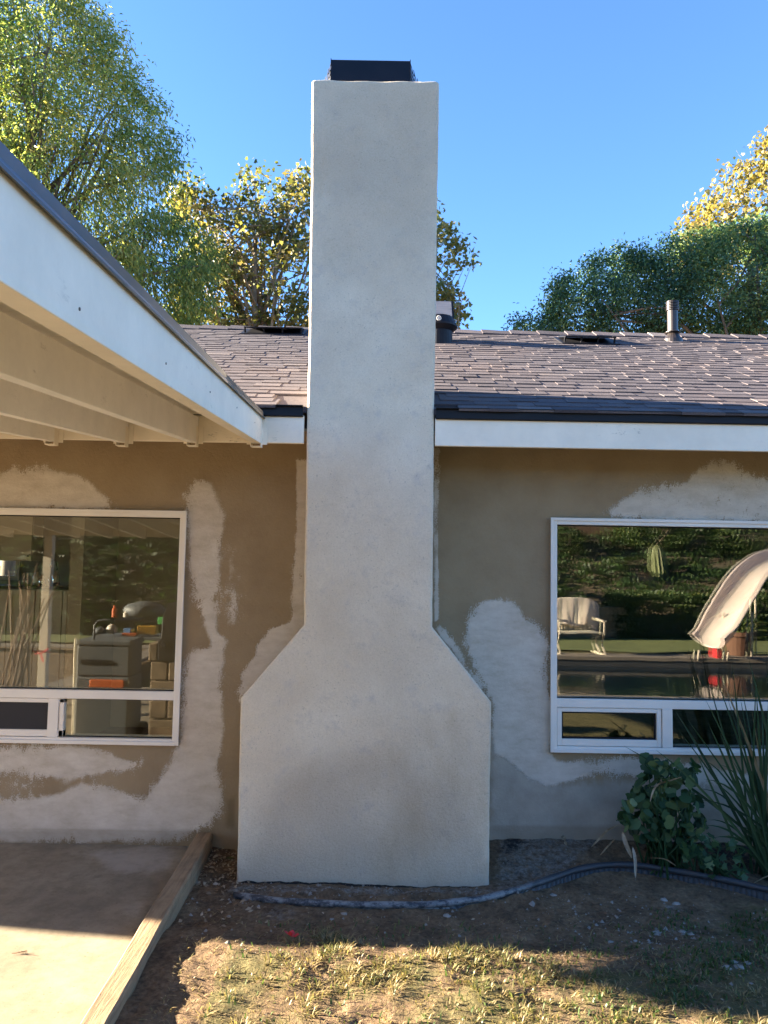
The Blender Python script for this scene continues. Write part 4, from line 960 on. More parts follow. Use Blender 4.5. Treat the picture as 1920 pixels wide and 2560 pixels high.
V = []; Fs = []; T = []
for i in range(520):                                    # leaf litter, mostly in the corner left of the chimney and round the bed
    r1 = rg.random()
    if r1 < .45: x, y = rg.uniform(-.95, -.74), rg.uniform(-.5, -.01)
    elif r1 < .6: x, y = rg.uniform(-.9, -.5), rg.uniform(-1.0, -.4)
    else: x, y = rg.uniform(-.8, 1.6), rg.uniform(-1.7, -.7)
    s = rg.uniform(.006, .018) if r1 < .6 else rg.uniform(.004, .010); z = gh(x, y)+.004; a = rg.uniform(0, 6.28); d = Vector((math.cos(a), math.sin(a), rg.normal()*.3)); e2 = Vector((-math.sin(a), math.cos(a), rg.normal()*.3)); c = Vector((x, y, z)); k0 = len(V)
    V += [tuple(c-d*s), tuple(c+e2*s*.45), tuple(c+d*s), tuple(c-e2*s*.45+Vector((0, 0, s*.3)))]; Fs.append((k0, k0+1, k0+2, k0+3)); T.append(rg.uniform(0, 1))
tag(npmesh('leaf_litter', V, Fs, M['dry'], tint=T), kind='stuff')
for x, y, lab in ((498, 2116, 'yellowish dead leaf in the corner left of the chimney'), (575, 2128, 'mustard dead leaf beside the chimney foot')):
    c = Vector(P(x, y, -.16)); c.z = gh(c.x, c.y)+.012; s = .028
    o = npmesh('fallen_leaf', [tuple(c+Vector(v)*s) for v in ((-1, 0, 0), (-.3, .5, .25), (.5, .4, .1), (1, 0, .3), (.3, -.5, .1), (-.5, -.4, .2))], [(0, 1, 2, 3, 4, 5)], M['leaf_yel'], tint=[.2], base=tuple(c)); tag(o, lab, 'fallen leaf', 'fallen leaves by the chimney')
# red scrap at the shadow's edge
c = Vector(G(728, 2366, .03)); c.z = gh(c.x, c.y)+.012
mb = MB(); rr2 = random.Random(4)
for i in range(4):
    a = i*1.5; d = Vector((math.cos(a), math.sin(a)*.7, .35+.2*i)); e2 = Vector((-math.sin(a), math.cos(a), .2)); mb.add([c, c+d*.022+e2*.012, c+d*.034, c+d*.020-e2*.013], [(0, 1, 2, 3)])
tag(mb.build('ribbon_scrap', M['red'], base=tuple(c)), 'crumpled scrap of red ribbon at the edge of the sunlit grass', 'ribbon scrap')
# small debris on the slab
c = Vector(G(40, 2384, SLZ)); mb = MB()
for i in range(9):
    a = rr2.uniform(-.5, .6); l = rr2.uniform(.02, .05); mb.tube([c+Vector((rr2.uniform(-.02, .02), rr2.uniform(-.01, .01), .004)), c+Vector((l*math.cos(a), l*math.sin(a)*.6, .006+rr2.uniform(0, .008)))], .0012, 4)
tag(mb.build('dry_twig', M['stake'], base=tuple(c)), 'wisp of dry reddish twigs lying on the sunlit concrete', 'twig')

# ---- grass
def blades(name, pts, hgt, mat, rg, lean=.8, tb=(.5, .25), w=.0035, ang=None, hm=None, tn=None):
    n = len(pts); b = np.array(pts); h = hgt*rg.uniform(.5, 1.3, n); a = rg.uniform(0, 6.28, n); ln = rg.uniform(.2, 1.6, n)*lean
    if ang is not None: a = ang; h = h*hm
    d = np.stack([np.cos(a), np.sin(a), np.zeros(n)], 1); s2 = np.stack([-np.sin(a), np.cos(a), np.zeros(n)], 1)*(w*rg.uniform(.6, 1.4, n))[:, None]
    up = np.array([0, 0, 1.]); H = h[:, None]; Ln = ln[:, None]
    nrm = np.sqrt(1+Ln**2); m_ = b+(up*.62+d*Ln*.35)*H/nrm*1.0; t_ = b+(up*.85+d*Ln)*H/nrm
    V = np.stack([b-s2, b+s2, m_+s2*.8, m_-s2*.8, t_], 1).reshape(-1, 3); k = np.arange(n)*5
    F4 = np.stack([k, k+1, k+2, k+3], 1); F3 = np.stack([k+3, k+2, k+4, k+4], 1)
    me = bpy.data.meshes.new(name); me.from_pydata(V.tolist(), [], F4.tolist()+np.stack([k+3, k+2, k+4], 1).tolist())
    t = np.clip(rg.normal(tb[0], tb[1], n) if tn is None else tn, 0, 1); at = me.attributes.new('tint', 'FLOAT', 'FACE'); at.data.foreach_set('value', np.concatenate([t, t]).astype(np.float32))
    return tag(link(name, me, mat), kind='stuff')
rg = np.random.default_rng(21)
x = rg.uniform(-.62, 2.0, 9000); y = rg.uniform(-2.7, -1.02, 9000)
lit = (-1.10-.30*np.clip((x+.1)/1.2, 0, 1.3)); dn = fbm(x, y, 1.5, 31)+.5*fbm(x, y, 4, 32, 3)
pr = np.clip(dn*.85+.2, .01, 1)*np.clip((lit+.10-y)/.16, 0, 1)*np.where(x < -.25, np.clip((x+.75)/.5, .05, 1)*.7, 1)
kp = rg.random(len(x)) < pr*.5; tx_, ty_, dd_ = x[kp], y[kp], dn[kp]
pts = []; cdir = []; hs = []; tn = []
for a, b, d_ in zip(tx_, ty_, dd_):
    n = int(rg.uniform(10, 34)); r = rg.normal(0, .016, (n, 2)); big = rg.uniform(.6, 1.35); g_ = rg.normal(.62, .18)
    for q_ in r: pts.append((a+q_[0], b+q_[1], gh(a, b)-.002)); cdir.append(math.atan2(q_[1], q_[0])+rg.normal()*.5); hs.append(big); tn.append(g_+rg.normal()*.14)
blades('grass', pts, .036, M['grass'], rg, lean=2.2, w=.0024, ang=np.array(cdir), hm=np.array(hs), tn=np.array(tn))
x = rg.uniform(-.6, 2.2, 26000); y = rg.uniform(-1.9, -.7, 26000); dn = fbm(x, y, 2.2, 41)
f_ = field(x, y, onground([(1560, 2420), (1740, 2260), (1960, 2190), (2300, 2220), (2300, 2600), (1500, 2570), (1300, 2480)]), .15)
kp = rg.random(len(x)) < np.clip(f_*(.22+.45*dn)+.035*(y < -.9), 0, 1)
blades('green_grass', [(a, b, gh(a, b)-.002) for a, b in zip(x[kp], y[kp])], .032, M['shadegrass'], rg, lean=1.0, tb=(.45, .22))
# straw and clippings lying flat
x = rg.uniform(-.8, 1.9, 12000); y = rg.uniform(-2.4, -.8, 12000); kp = rg.random(12000) < np.where(y < -1.15, .75, .12)
blades('straw', [(a, b, gh(a, b)+.001) for a, b in zip(x[kp], y[kp])], .030, M['grass'], rg, lean=5, tb=(.8, .15), w=.0018)

# ================================================================== KITCHEN BEHIND THE LEFT WINDOW
def cab(name, x0, x1, z0, z1, y0, y1, doors, label, arch=False, knob=True):
    t = thing(name, ((x0+x1)/2, (y0+y1)/2, z0), label, 'cabinet')
    MB().box((x0, y0+.02, z0), (x1, y1, z1)).build('carcass', M['cabinet'], t, .003)
    w = (x1-x0)/doors
    for i in range(doors):
        a, b = x0+i*w+.006, x0+(i+1)*w-.006; mb = MB(); mb.box((a, y0, z0+.01), (b, y0+.018, z1-.01))
        for q_ in ((a, z0+.01, a+.05, z1-.01), (b-.05, z0+.01, b, z1-.01), (a+.05, z1-.06, b-.05, z1-.01), (a+.05, z0+.01, b-.05, z0+.06)): mb.box((q_[0], y0-.008, q_[1]), (q_[2], y0, q_[3]))
        d = mb.build('door', M['cabinet'], t, .002)
        if knob: MB()._lathe((b-.03, y0-.025, z0+.06), [(.008, -.008), (.012, 0), (.008, .008)], 8, 0, .5).build('knob', M['black'], d)
    return t
KY = 3.9
pp = lambda x, y, Y_=KY: P(x, y, Y_)
xa, xb = float(pp(-260, 1400)[0]), float(pp(178, 1400)[0])
zc1 = 2.36; zc0 = float(pp(60, 1402)[2])
cab('upper_cabinet', float(pp(118, 1400)[0]), xb, zc0, zc1, KY+.9, BY-.11, 2, 'cream upper kitchen cabinet seen through the left window')
cab('upper_cabinet', xa, float(pp(8, 1400)[0])-.1, zc0, zc1, KY+.9, BY-.11, 2, 'cream upper cabinet at the far left of the kitchen')
zk = float(pp(60, 1468)[2]); cab('base_cabinet', xa, xb, .05, zk-.04, KY+.6, BY-.11, 6, 'long cream base cabinet under the dark kitchen counter')
MB().box((xa, KY+.57, zk-.04), (xb+.02, BY-.11, zk)).build
o = MB().box((xa, KY+.57, zk-.039), (xb+.02, BY-.105, zk)).build('countertop', M['counter'], base=((xa+xb)/2, KY+.8, zk-.039), bevel=.004); tag(o, 'dark stone countertop on the cream base cabinets', 'countertop')
mb = MB(); fx = float(pp(45, 1450)[0]); mb.tube([(fx, KY+1.0, zk), (fx, KY+1.0, zk+.22), (fx, KY+.95, zk+.30), (fx, KY+.85, zk+.30), (fx, KY+.82, zk+.22)], .012, 8); mb.tube([(fx-.08, KY+1.0, zk), (fx-.08, KY+.97, zk+.09)], .014, 8)
tag(mb.build('faucet', M['chrome'], base=(fx, KY+1, zk), smooth=True), 'chrome kitchen faucet on the dark counter', 'faucet')
bx_ = float(pp(172, 1440)[0]); mb = MB(); mb._lathe((bx_, KY+.9, zk), [(.06, .0), (.065, .01), (.065, .26), (.02, .262)], 16, 0, .5)
tag(mb.build('paper_towel_roll', M['vinyl'], base=(bx_, KY+.9, zk)), 'white paper towel roll at the end of the counter', 'paper towel')
for i, (x, c_, h_) in enumerate(((10, 'vinyl', .16), (25, 'chrome', .12), (62, 'chrome', .18))):
    a = float(pp(x, 1450)[0]); mb = MB(); mb._lathe((a, KY+.8, zk), [(.035, 0), (.045, .02), (.045, h_*.7), (.02, h_*.85), (.02, h_)], 12, 0, .5)
    tag(mb.build('bottle', M[c_], base=(a, KY+.8, zk), smooth=True), ('white soap bottle at the left end of the counter', 'short metal canister left of the faucet', 'tall metal canister right of the faucet')[i], 'bottle')
t = MB(); t.box((kx0-.9, BY-.13, kz1), (kx1+.05, BY-.101, kz1+.08)); t.box((kx1, BY-.13, kz0), (kx1+.05, BY-.101, kz1)); t.box((kx0-.9, BY-.13, kz0-.05), (kx1+.05, BY-.101, kz0)); t.box((kx0-.42, BY-.12, kz0), (kx0-.38, BY-.101, kz1))
t.build('window_trim', M['vinyl'], house)

# ================================================================== YARD MIRRORED IN THE PANES
# hillside
hx = np.arange(-34, 34.1, .5); hy = np.arange(-60, -14.9, .5); X, Y = np.meshgrid(hx, hy)
D = -15.2-Y; Zh = np.where(D < 0, -.1, .5*np.clip(D/.5, 0, 1)+np.clip(D-.5, 0, 12)*.40+np.clip(D-12.5, 0, 40)*.12)+.16*fbm(X, Y, .25, 51)*np.clip(D, 0, 1)
ii = np.arange(X.size).reshape(X.shape); Fq = np.stack([ii[:-1, :-1], ii[:-1, 1:], ii[1:, 1:], ii[1:, :-1]], -1).reshape(-1, 4)
tag(npmesh('hillside', np.stack([X.ravel(), Y.ravel(), Zh.ravel()], 1), Fq, M['hill'], smooth=True), kind='structure')
def hz(x, y): D = -15.2-y; return float(.5*min(max(D/.5, 0), 1)+min(max(D-.5, 0), 12)*.40)
# lawn behind the pool
X, Y = np.meshgrid(np.arange(-20, 20.1, .5), np.arange(-15.3, -10.9, .4)); ii = np.arange(X.size).reshape(X.shape)
Fq = np.stack([ii[:-1, :-1], ii[:-1, 1:], ii[1:, 1:], ii[1:, :-1]], -1).reshape(-1, 4)
tag(npmesh('lawn', np.stack([X.ravel(), Y.ravel(), .045+.015*fbm(X.ravel(), Y.ravel(), .3, 6)], 1), Fq, M['lawn'], smooth=True), kind='structure')
# pool
x0, x1, y0, y1 = POOL
tag(MB().add([(x0+.004, y0+.004, -.10), (x1-.004, y0+.004, -.10), (x1-.004, y1-.004, -.10), (x0+.004, y1-.004, -.10)], [(0, 1, 2, 3)]).build('pool_water', M['water']), kind='structure')
mb = MB(); rr2 = random.Random(9)
def coping(a, b):
    a, b = Vector(a), Vector(b); n = int((b-a).length/.6); d = (b-a)/n
    for i in range(n):
        s = a+d*i+d.normalized()*.004; e_ = a+d*(i+1)-d.normalized()*.004; mb.beam(s+Vector((0, 0, rr2.uniform(-.003, .003))), e_, .36, .06)
coping((x0-.18, y0-.15, .045), (x1+.18, y0-.15, .045)); coping((x0-.18, y1+.15, .045), (x1+.18, y1+.15, .045)); coping((x0-.15, y0+.04, .045), (x0-.15, y1-.04, .045)); coping((x1+.15, y0+.04, .045), (x1+.15, y1-.04, .045))
for lo, hi_ in (((x0, y0-.01, -.6), (x1, y0+.012, .015)), ((x0, y1-.012, -.6), (x1, y1+.01, .015))): mb.box(lo, hi_, 1)
tag(mb.build('pool_coping', [M['coping'], M['tile']]), kind='structure')
tag(MB().box((-12, -10.92, .02), (12, -10.34, .042)).build('pool_deck', M['coping']), kind='structure')

def shrub(name, label, cat, c, sx, sy, sz, n, rg, L=.075, mat='leaf_hedge', group=None, boxy=False, tb=(.45, .22)):
    t = thing(name, c, label, cat, group)
    u_ = unit(n, rg); r = rg.uniform(.62, 1.0, n)[:, None]**.5
    if boxy: q = rg.uniform(-1, 1, (n, 3)); ax = rg.integers(0, 3, n); q[np.arange(n), ax] = np.sign(q[np.arange(n), ax])*rg.uniform(.75, 1.02, n)
    else: q = u_*r*(1+.22*np.array([mnoise.noise(Vector(v*2.3)+Vector(c)) for v in u_]))[:, None]
    C_ = np.array(c)+q*np.array([sx, sy, sz])+np.array([0, 0, sz*.95]); D_ = unit(n, rg)+np.array([0, 0, -.2]); Nn = unit(n, rg)*.6+q
    leaf_mesh('foliage', C_, D_, Nn, L*rg.uniform(.7, 1.3, n), L*.55*rg.uniform(.7, 1.3, n), np.clip(rg.normal(tb[0], tb[1], n), 0, 1), M[mat], t)
    mb = MB()
    for i in range(7):
        e_ = C_[rg.integers(n)]; b0 = Vector(c)+Vector((rg.normal()*.2*sx, rg.normal()*.1, 0)); mb.tube([b0, b0.lerp(Vector(e_), .5)+Vector((0, 0, .1)), e_], [.03, .02, .006], 5)
    mb.build('stem', M['bark'], t, smooth=True); return t
rg = np.random.default_rng(33)
hA = R(1525, 1590, 15.0); hB = R(1960, 1590, 15.0)
hcx = float((hA[0]+hB[0])/2); hw = float((hB[0]-hA[0])/2)
shrub('hedge', 'long dense green hedge along the lawn, mirrored in the right window', 'hedge', (hcx+.6, -15.0, .0), hw+.6, .6, .60, 9000, rg, .11, boxy=True, tb=(.42, .25))
shrub('hedge', 'separate hedge length at the left of the yard, mirrored in the left window', 'hedge', (-5.0, -15.0, .0), 4.5, .6, .5, 5000, rg, .12, boxy=True)
for x, y, L_, s, n, lab in ((1640, 1390, 20.5, 1.1, 2600, 'bushy shrub behind the cactus on the hillside'), (1760, 1330, 23, 1.5, 3000, 'large shrub high on the hillside above the slide'), (1880, 1400, 20, 1.2, 2600, 'shrub on the slope right of the cactus'), (1400, 1395, 20, .7, 1500, 'small bright shrub low on the slope below the fence'), (1560, 1340, 23, 1.0, 2200, 'shrub beside the right end of the hill fence'), (1700, 1290, 25, 1.5, 2600, 'topmost shrub on the ridge of the hillside'), (2000, 1340, 22, 1.6, 2600, 'wide shrub far right on the hillside')):
    p = R(x, y, L_); yy = float(p[1]); shrub('hill_shrub', lab, 'shrub', (float(p[0]), yy, hz(p[0], yy)-.1), s*1.2, s, s*.75, n, rg, .10, group='shrubs on the hillside', tb=(.45, .25))
for i, (x, y) in enumerate(((-4, -18), (-8, -20), (-12, -17.5), (-1.5, -21), (-16, -20))):
    shrub('hill_shrub', ('rounded shrub left of the yard slope', 'tall shrub far up the left slope', 'low shrub at the left foot of the slope', 'shrub on the slope above the chair', 'outermost shrub on the left slope')[i], 'shrub', (x, y, hz(x, y)-.1), 1.6, 1.3, 1.1, 1800, rg, .12, group='shrubs on the hillside')
shrub('tall_hedge', 'tall dark hedge at the far left of the yard, mirrored in the left window', 'hedge', (-8.6, -13.6, .0), 6.2, .8, 1.75, 22000, rg, .20, boxy=True, tb=(.12, .14))
n = 48000; x_ = rg.uniform(-14, 12, n); d_ = rg.uniform(.3, 12, n)**1.0; y_ = -15.2-d_
z_ = .5*np.clip(d_/.5, 0, 1)+np.clip(d_-.5, 0, 12)*.40; cl = fbm(x_, y_, .35, 91)+.5*fbm(x_, y_, 1.2, 92); kp = rg.random(n) < np.clip(.55+.6*cl, .05, 1)
C_ = np.stack([x_, y_, z_+rg.uniform(0, .35, n)*np.clip(.6+cl, .1, 1.5)], 1)[kp]; n = len(C_)
o = leaf_mesh('hill_groundcover', C_, unit(n, rg)+np.array([0, .3, .2]), unit(n, rg)+np.array([0, .6, .6]), .17*rg.uniform(.6, 1.3, n), .10*rg.uniform(.6, 1.3, n), np.clip(rg.normal(.25, .2, n), 0, 1), M['leaf_hedge'], None); tag(o, kind='stuff')
# board fence on the hill
fa, fb = R(1330, 1370, 21.5), R(1545, 1370, 21.5)
t = thing('hill_fence', (float(fa[0]), float(fa[1]), hz(0, fa[1])), 'brown board fence up on the hillside above the chair', 'fence')
mb = MB(); n = 22
for i in range(n):
    xa_ = fa[0]+(fb[0]-fa[0])*i/n; xb_ = fa[0]+(fb[0]-fa[0])*(i+1)/n-.01; mb.box((xa_, fa[1]-.01, hz(0, fa[1])-.1), (xb_, fa[1]+.012, 4.9+.02*math.sin(i*2.1)))
mb.build('board_panel', M['fence'], t); mb = MB()
for z in (3.4, 4.6): mb.box((fa[0], fa[1]-.06, z), (fb[0], fa[1]-.011, z+.09))
mb.build('rail', M['fence'], t)
# retaining wall below
ra, rb = R(1380, 1560, 14.6), R(1540, 1560, 14.6)
mb = MB(); z = .02
for row in range(4):
    x = float(ra[0])-(.2 if row % 2 else 0)
    while x < rb[0]: mb.box((x, -14.75, z), (x+.395, -14.5, z+.19)); x += .4
    z += .195
tag(mb.build('retaining_wall', M['block'], base=(float(ra[0]), -14.6, 0), bevel=.012), 'low block retaining wall behind the draped chair', 'wall')
# cactus
p = R(1652, 1420, 18.5); mb = MB(); n = 14; c = (float(p[0]), float(p[1]), hz(0, p[1])-.45); prof = []
hgt = float(R(1652, 1362, 18.5)[2])-c[2]; b = len(mb.v); K = 12
for i in range(K+1):
    v = i/K; r0_ = .26*(1-.1*v)*math.sqrt(max(0.02, 1-v**6))
    for k in range(28):
        a = 6.283*k/28; r = r0_*(1 if k % 2 else .84); mb.v.append((c[0]+r*math.cos(a)-.1*v*v, c[1]+r*math.sin(a), c[2]+hgt*v))
for i in range(K):
    for k in range(28): mb.f.append([b+i*28+k, b+i*28+(k+1) % 28, b+(i+1)*28+(k+1) % 28, b+(i+1)*28+k]); mb.m.append(0); mb.t.append(.5)
M['cactus'] = simple('cactus_skin', (.15, .17, .065), (.10, .12, .045), 6, .6)
tag(mb.build('cactus', M['cactus'], base=c), 'ribbed column cactus on the slope, mirrored in the right window', 'cactus')
# draped garden chair
LC = 10.55
cc = R(1452, 1637, LC); sc = (LC+4.55)/F; cx_ = float(R(1451, 1600, LC)[0]); cy_ = -LC-.1; g0 = .045
t = thing('garden_chair', (cx_, cy_, g0), 'cream slatted garden rocker chair standing by the pool', 'chair')
mb = MB(); hw = .40
for i in range(9): mb.box((cx_-hw, cy_-.28+.062*i, .46), (cx_+hw, cy_-.232+.062*i, .485))
mb.build('seat', M['chairframe'], t, .004)
mb = MB()
for i in range(9): x = cx_-hw+.02+i*.095; mb.beam((x, cy_-.26, .50), (x, cy_-.45, 1.06), .06, .015, up=(0, 1, .3))
mb.beam((cx_-hw, cy_-.45, 1.06), (cx_+hw, cy_-.45, 1.06), .03, .06); mb.build('backrest', M['chairframe'], t, .003)
for s_2 in (-1, 1):
    x = cx_+s_2*(hw+.03)
    MB().beam((x, cy_+.30, .70), (x, cy_-.38, .74), .07, .03).beam((x, cy_+.24, .44), (x, cy_+.28, .70), .03, .05).beam((x, cy_-.3, .44), (x, cy_-.36, .73), .03, .05).build('armrest', M['chairframe'], t, .004)
    MB().beam((x, cy_+.20, .46), (x, cy_+.06, .25), .03, .03).beam((x, cy_+.06, .25), (x, cy_+.30, .08), .03, .03).build('leg', M['chairframe'], t)
    MB().beam((x, cy_-.20, .46), (x, cy_-.34, .25), .03, .03).beam((x, cy_-.34, .25), (x, cy_-.10, .08), .03, .03).build('leg', M['chairframe'], t)
    MB().beam((x, cy_+.38, .065), (x, cy_-.42, .065), .035, .035).build('runner', M['chairframe'], t)
# blanket over it
nu, nv_ = 40, 30; V = []
for j in range(nv_+1):
    v = j/nv_
    for i in range(nu+1):
        u_ = i/nu*2-1; fold = .009*math.sin(u_*9+v*5)+.006*math.sin(u_*21+1+4*v)
        if v < .25: y = cy_-.56+.10*(v/.25); z = .72+.42*(v/.25)
        else:
            w = (v-.25)/.75; y = cy_-.43+.16*w+fold*w; z = 1.15-.55*w-.05*u_*u_-.04*math.cos(u_*5)*w
        wd = hw+.10 if v < .6 else hw+.10-.25*(v-.6)
        V.append((cx_+u_*wd+fold*.4, y+fold*.6+(.075 if v >= .25 else -.03), z-.10*abs(u_)**6))
ii = np.arange((nu+1)*(nv_+1)).reshape(nv_+1, nu+1); Fq = np.stack([ii[:-1, :-1], ii[:-1, 1:], ii[1:, 1:], ii[1:, :-1]], -1).reshape(-1, 4)
o = npmesh('blanket', V, Fq, M['cream_cloth'], smooth=True, base=(cx_, cy_, .7)); o.modifiers.new('thick', 'SOLIDIFY').thickness = .006
tag(o, 'cream blanket draped over the garden chair backrest', 'blanket')
# pool slide
sp_ = [(1779, 1606, 9.9), (1800, 1585, 10.0), (1822, 1545, 10.15), (1850, 1495, 10.4), (1880, 1450, 10.7), (1915, 1415, 11.0), (1960, 1392, 11.3), (2020, 1380, 11.6)]
pth = catmull([Vector(R(x, y, L_)) for x, y, L_ in sp_], 5)
b0 = pth[0]; t = thing('pool_slide', (b0.x, b0.y, .045), 'pale pink fibreglass pool slide curving down to the pool edge', 'pool slide')
V = []; K = 12; prf = []
for i in range(K+1):
    a = math.pi*i/K; prf.append((-.34*math.cos(a)*(1 if abs(math.cos(a)) < .95 else 1.02), -.24*math.sin(a)+.0))
prf = [(-.40, .02), (-.36, .02)]+prf+[(.36, .02), (.40, .02)]
for i, p in enumerate(pth):
    d = (pth[min(i+1, len(pth)-1)]-pth[max(i-1, 0)]).normalized(); s2 = d.cross(Vector((0, 0, 1))).normalized(); u2 = s2.cross(d)
    for a, b_ in prf: V.append(tuple(p+s2*a+u2*(b_+.12)))
kk = len(prf); ii = np.arange(len(V)).reshape(len(pth), kk); Fq = np.stack([ii[:-1, :-1], ii[:-1, 1:], ii[1:, 1:], ii[1:, :-1]], -1).reshape(-1, 4)
o = npmesh('flume', V, Fq, M['slide_gel'], t, smooth=True); o.modifiers.new('thick', 'SOLIDIFY').thickness = .012
for i in (2, 14, 26, 33):
    p = pth[min(i, len(pth)-1)]
    for s2 in (-.28, .28): MB().tube([(p.x+s2, p.y-.05, .045), (p.x+s2, p.y, p.z-.20)], .022, 8).build('leg', M['chairframe'], t, smooth=True)
p = R(1795, 1640, 10.2); MB().box((p[0]-.05, p[1]-.1, .045), (p[0]+.05, p[1]+.1, .26)).build('foot_block', M['red'], t, .01)
# potted plant
p = R(1850, 1640, 11.0); c = (float(p[0]), float(p[1]), .045)
t = thing('potted_plant', c, 'bushy plant in a terracotta pot beside the pool slide', 'potted plant')
MB()._lathe(c, [(.20, 0), (.28, .38), (.32, .38), (.32, .46), (.28, .46), (.26, .40)], 20, 0, .5).build('pot', M['terracotta'], t)
n = 500; u_ = unit(n, rg); leaf_mesh('foliage', np.array(c)+np.array([0, 0, .62])+u_*np.array([.38, .38, .24])*rg.uniform(.4, 1, n)[:, None], u_+.3*unit(n, rg), unit(n, rg), np.full(n, .09), np.full(n, .04), rg.uniform(.2, 1, n), M['leaf_hedge'], t)

# ---- things on the patio mirrored in the left window
# tool cart
LT = 2.15; k = (LT+4.55)/F
tl, tr_ = R(190, 1620, LT), R(322, 1620, LT); zt1, zt0 = float(R(250, 1616, LT)[2]), SLZ
cxm = float((tl[0]+tr_[0])/2); hw = float((tr_[0]-tl[0])/2); yt = -LT
t = thing('tool_cart', (cxm, yt-.2, SLZ), 'grey wheeled tool chest with orange latch standing on the patio', 'tool chest')
zm = float(R(250, 1694, LT)[2])
MB().box((cxm-hw, yt-.36, zm+.006), (cxm+hw, yt, zt1)).build('upper_box', M['greybox'], t, .012)
MB().box((cxm-hw-.005, yt-.37, SLZ+.09), (cxm+hw+.005, yt+.004, zm)).build('lower_bin', M['greybox'], t, .015)
MB().box((cxm-hw-.012, yt-.37, zt1+.001), (cxm+hw+.012, yt+.008, zt1+.05)).build('lid', M['greybox'], t, .012)
MB().box((cxm-.16*1.2, yt+.001, zm+.11), (cxm+.05, yt+.012, zm+.15)).build('handle_slot', M['black'], t, .006)
MB().box((cxm-.10, yt+.005, zm-.09), (cxm+hw*.85, yt+.03, zm-.02)).build('latch', M['orange'], t, .008)
mb = MB(); zz = zt1+.05; xx = cxm-hw+.12; mb.tube([(xx, yt-.05, zz), (xx, yt-.05, zz+.12), (xx+.03, yt-.05, zz+.16), (xx+.09, yt-.05, zz+.17), (xx+.24, yt-.05, zz+.17)], .010, 8); mb.build('pull_handle', M['greybox'], t, smooth=True)
for s2 in (-1, 1):
    mb = MB(); b_ = len(mb.v); mb.tube([(cxm+s2*(hw+.02), yt-.3, SLZ+.10), (cxm+s2*(hw+.07), yt-.3, SLZ+.10)], .10, 18); mb.build('wheel', M['black'], t)
mb = MB(); mb.tube([(cxm-hw-.05, yt-.12, SLZ+.1), (cxm-hw-.06, yt-.12, zt1+.05)], .014, 8); mb.build('side_rail', M['chairframe'], t)
def lit_item(name, x, y, w, h, mat, label, cat, Y_, d=.10, shape='box'):
    p = R(x, y, Y_); kk = (Y_+4.55)/F; w2 = w*kk/2; h2 = h*kk; c = (float(p[0]), float(p[1]), float(p[2])); mb = MB()
    if shape == 'box': mb.box((c[0]-w2, c[1]-d, c[2]), (c[0]+w2, c[1], c[2]+h2), rot=Matrix.Rotation(.15*math.sin(x), 3, 'Z'))
    elif shape == 'can': mb._lathe((c[0], c[1]-d/2, c[2]), [(w2*.95, 0), (w2, h2*.05), (w2, h2*.75), (w2*.5, h2*.85), (w2*.5, h2)], 14, 0, .5)
    else:
        K = 8
        for i in range(K+1): pass
        mb._lathe((c[0], c[1]-d/2, c[2]), [(w2*.3, 0), (w2*.9, h2*.15), (w2, h2*.5), (w2*.75, h2*.8), (w2*.2, h2)], 12, 0, .5)
    return tag(mb.build(name, M[mat], base=c, bevel=.004 if shape == 'box' else 0, smooth=shape == 'sack'), label, cat)
# bench with clutter behind the chest
zb = float(R(330, 1606, 2.4)[2]); bx0, bx1 = float(R(300, 1600, 2.6)[0]), float(R(405, 1600, 2.6)[0])
t = thing('work_bench', ((bx0+bx1)/2, -2.7, SLZ), 'small dark work bench with clutter beside the tool chest', 'bench')
MB().box((bx0-.25, -2.95, zb), (bx1, -2.55, zb+.03)).build('bench_top', M['greybox'], t, .004)
for x in (bx0-.2, bx1-.06):
    for y in (-2.9, -2.6): MB().box((x, y-.025, SLZ), (x+.05, y+.025, zb)).build('leg', M['black'], t)
zsh = float(R(340, 1550, 2.6)[2])
MB().box((bx0-.05, -2.95, zsh-.02), (bx1+.02, -2.62, zsh)).build('upper_shelf', M['black'], t)
for x in (bx0+.02, bx1-.05): MB().box((x, -2.80, zb+.03), (x+.035, -2.765, zsh-.02)).build('shelf_post', M['black'], t)
lit_item('spray_can', 281, 1544, 13, 28, 'orange', 'orange spray can on the dark upper shelf of the bench', 'can', 2.65, .06, 'can')
lit_item('cement_sack', 350, 1545, 110, 40, 'greybox', 'grey filled sack slumped on the upper bench shelf', 'sack', 2.7, .2, 'sack')
lit_item('paint_cup', 312, 1543, 16, 14, 'vinyl', 'small white cup beside the spray can', 'cup', 2.64, .05, 'can')
lit_item('cardboard_tray', 362, 1588, 46, 22, 'yellow', 'yellow cardboard tray on the bench top', 'tray', 2.6, .15)
lit_item('blue_box', 316, 1586, 20, 14, 'blue', 'small blue box on the bench top', 'box', 2.58, .08)
lit_item('red_tool', 320, 1592, 36, 8, 'orange', 'orange red hand tool lying in front of the blue box', 'tool', 2.55, .05)
lit_item('rag_bundle', 272, 1588, 28, 26, 'vinyl', 'white bundled rag at the back of the tool chest', 'rag', 2.58, .1, 'sack')
lit_item('grey_bag', 242, 1588, 34, 18, 'greybox', 'dark grey bag on top of the tool chest', 'bag', 2.5, .1, 'sack')
lit_item('green_tape', 405, 1562, 24, 18, 'green', 'green tape roll at the end of the bench', 'tape', 2.55, .06)
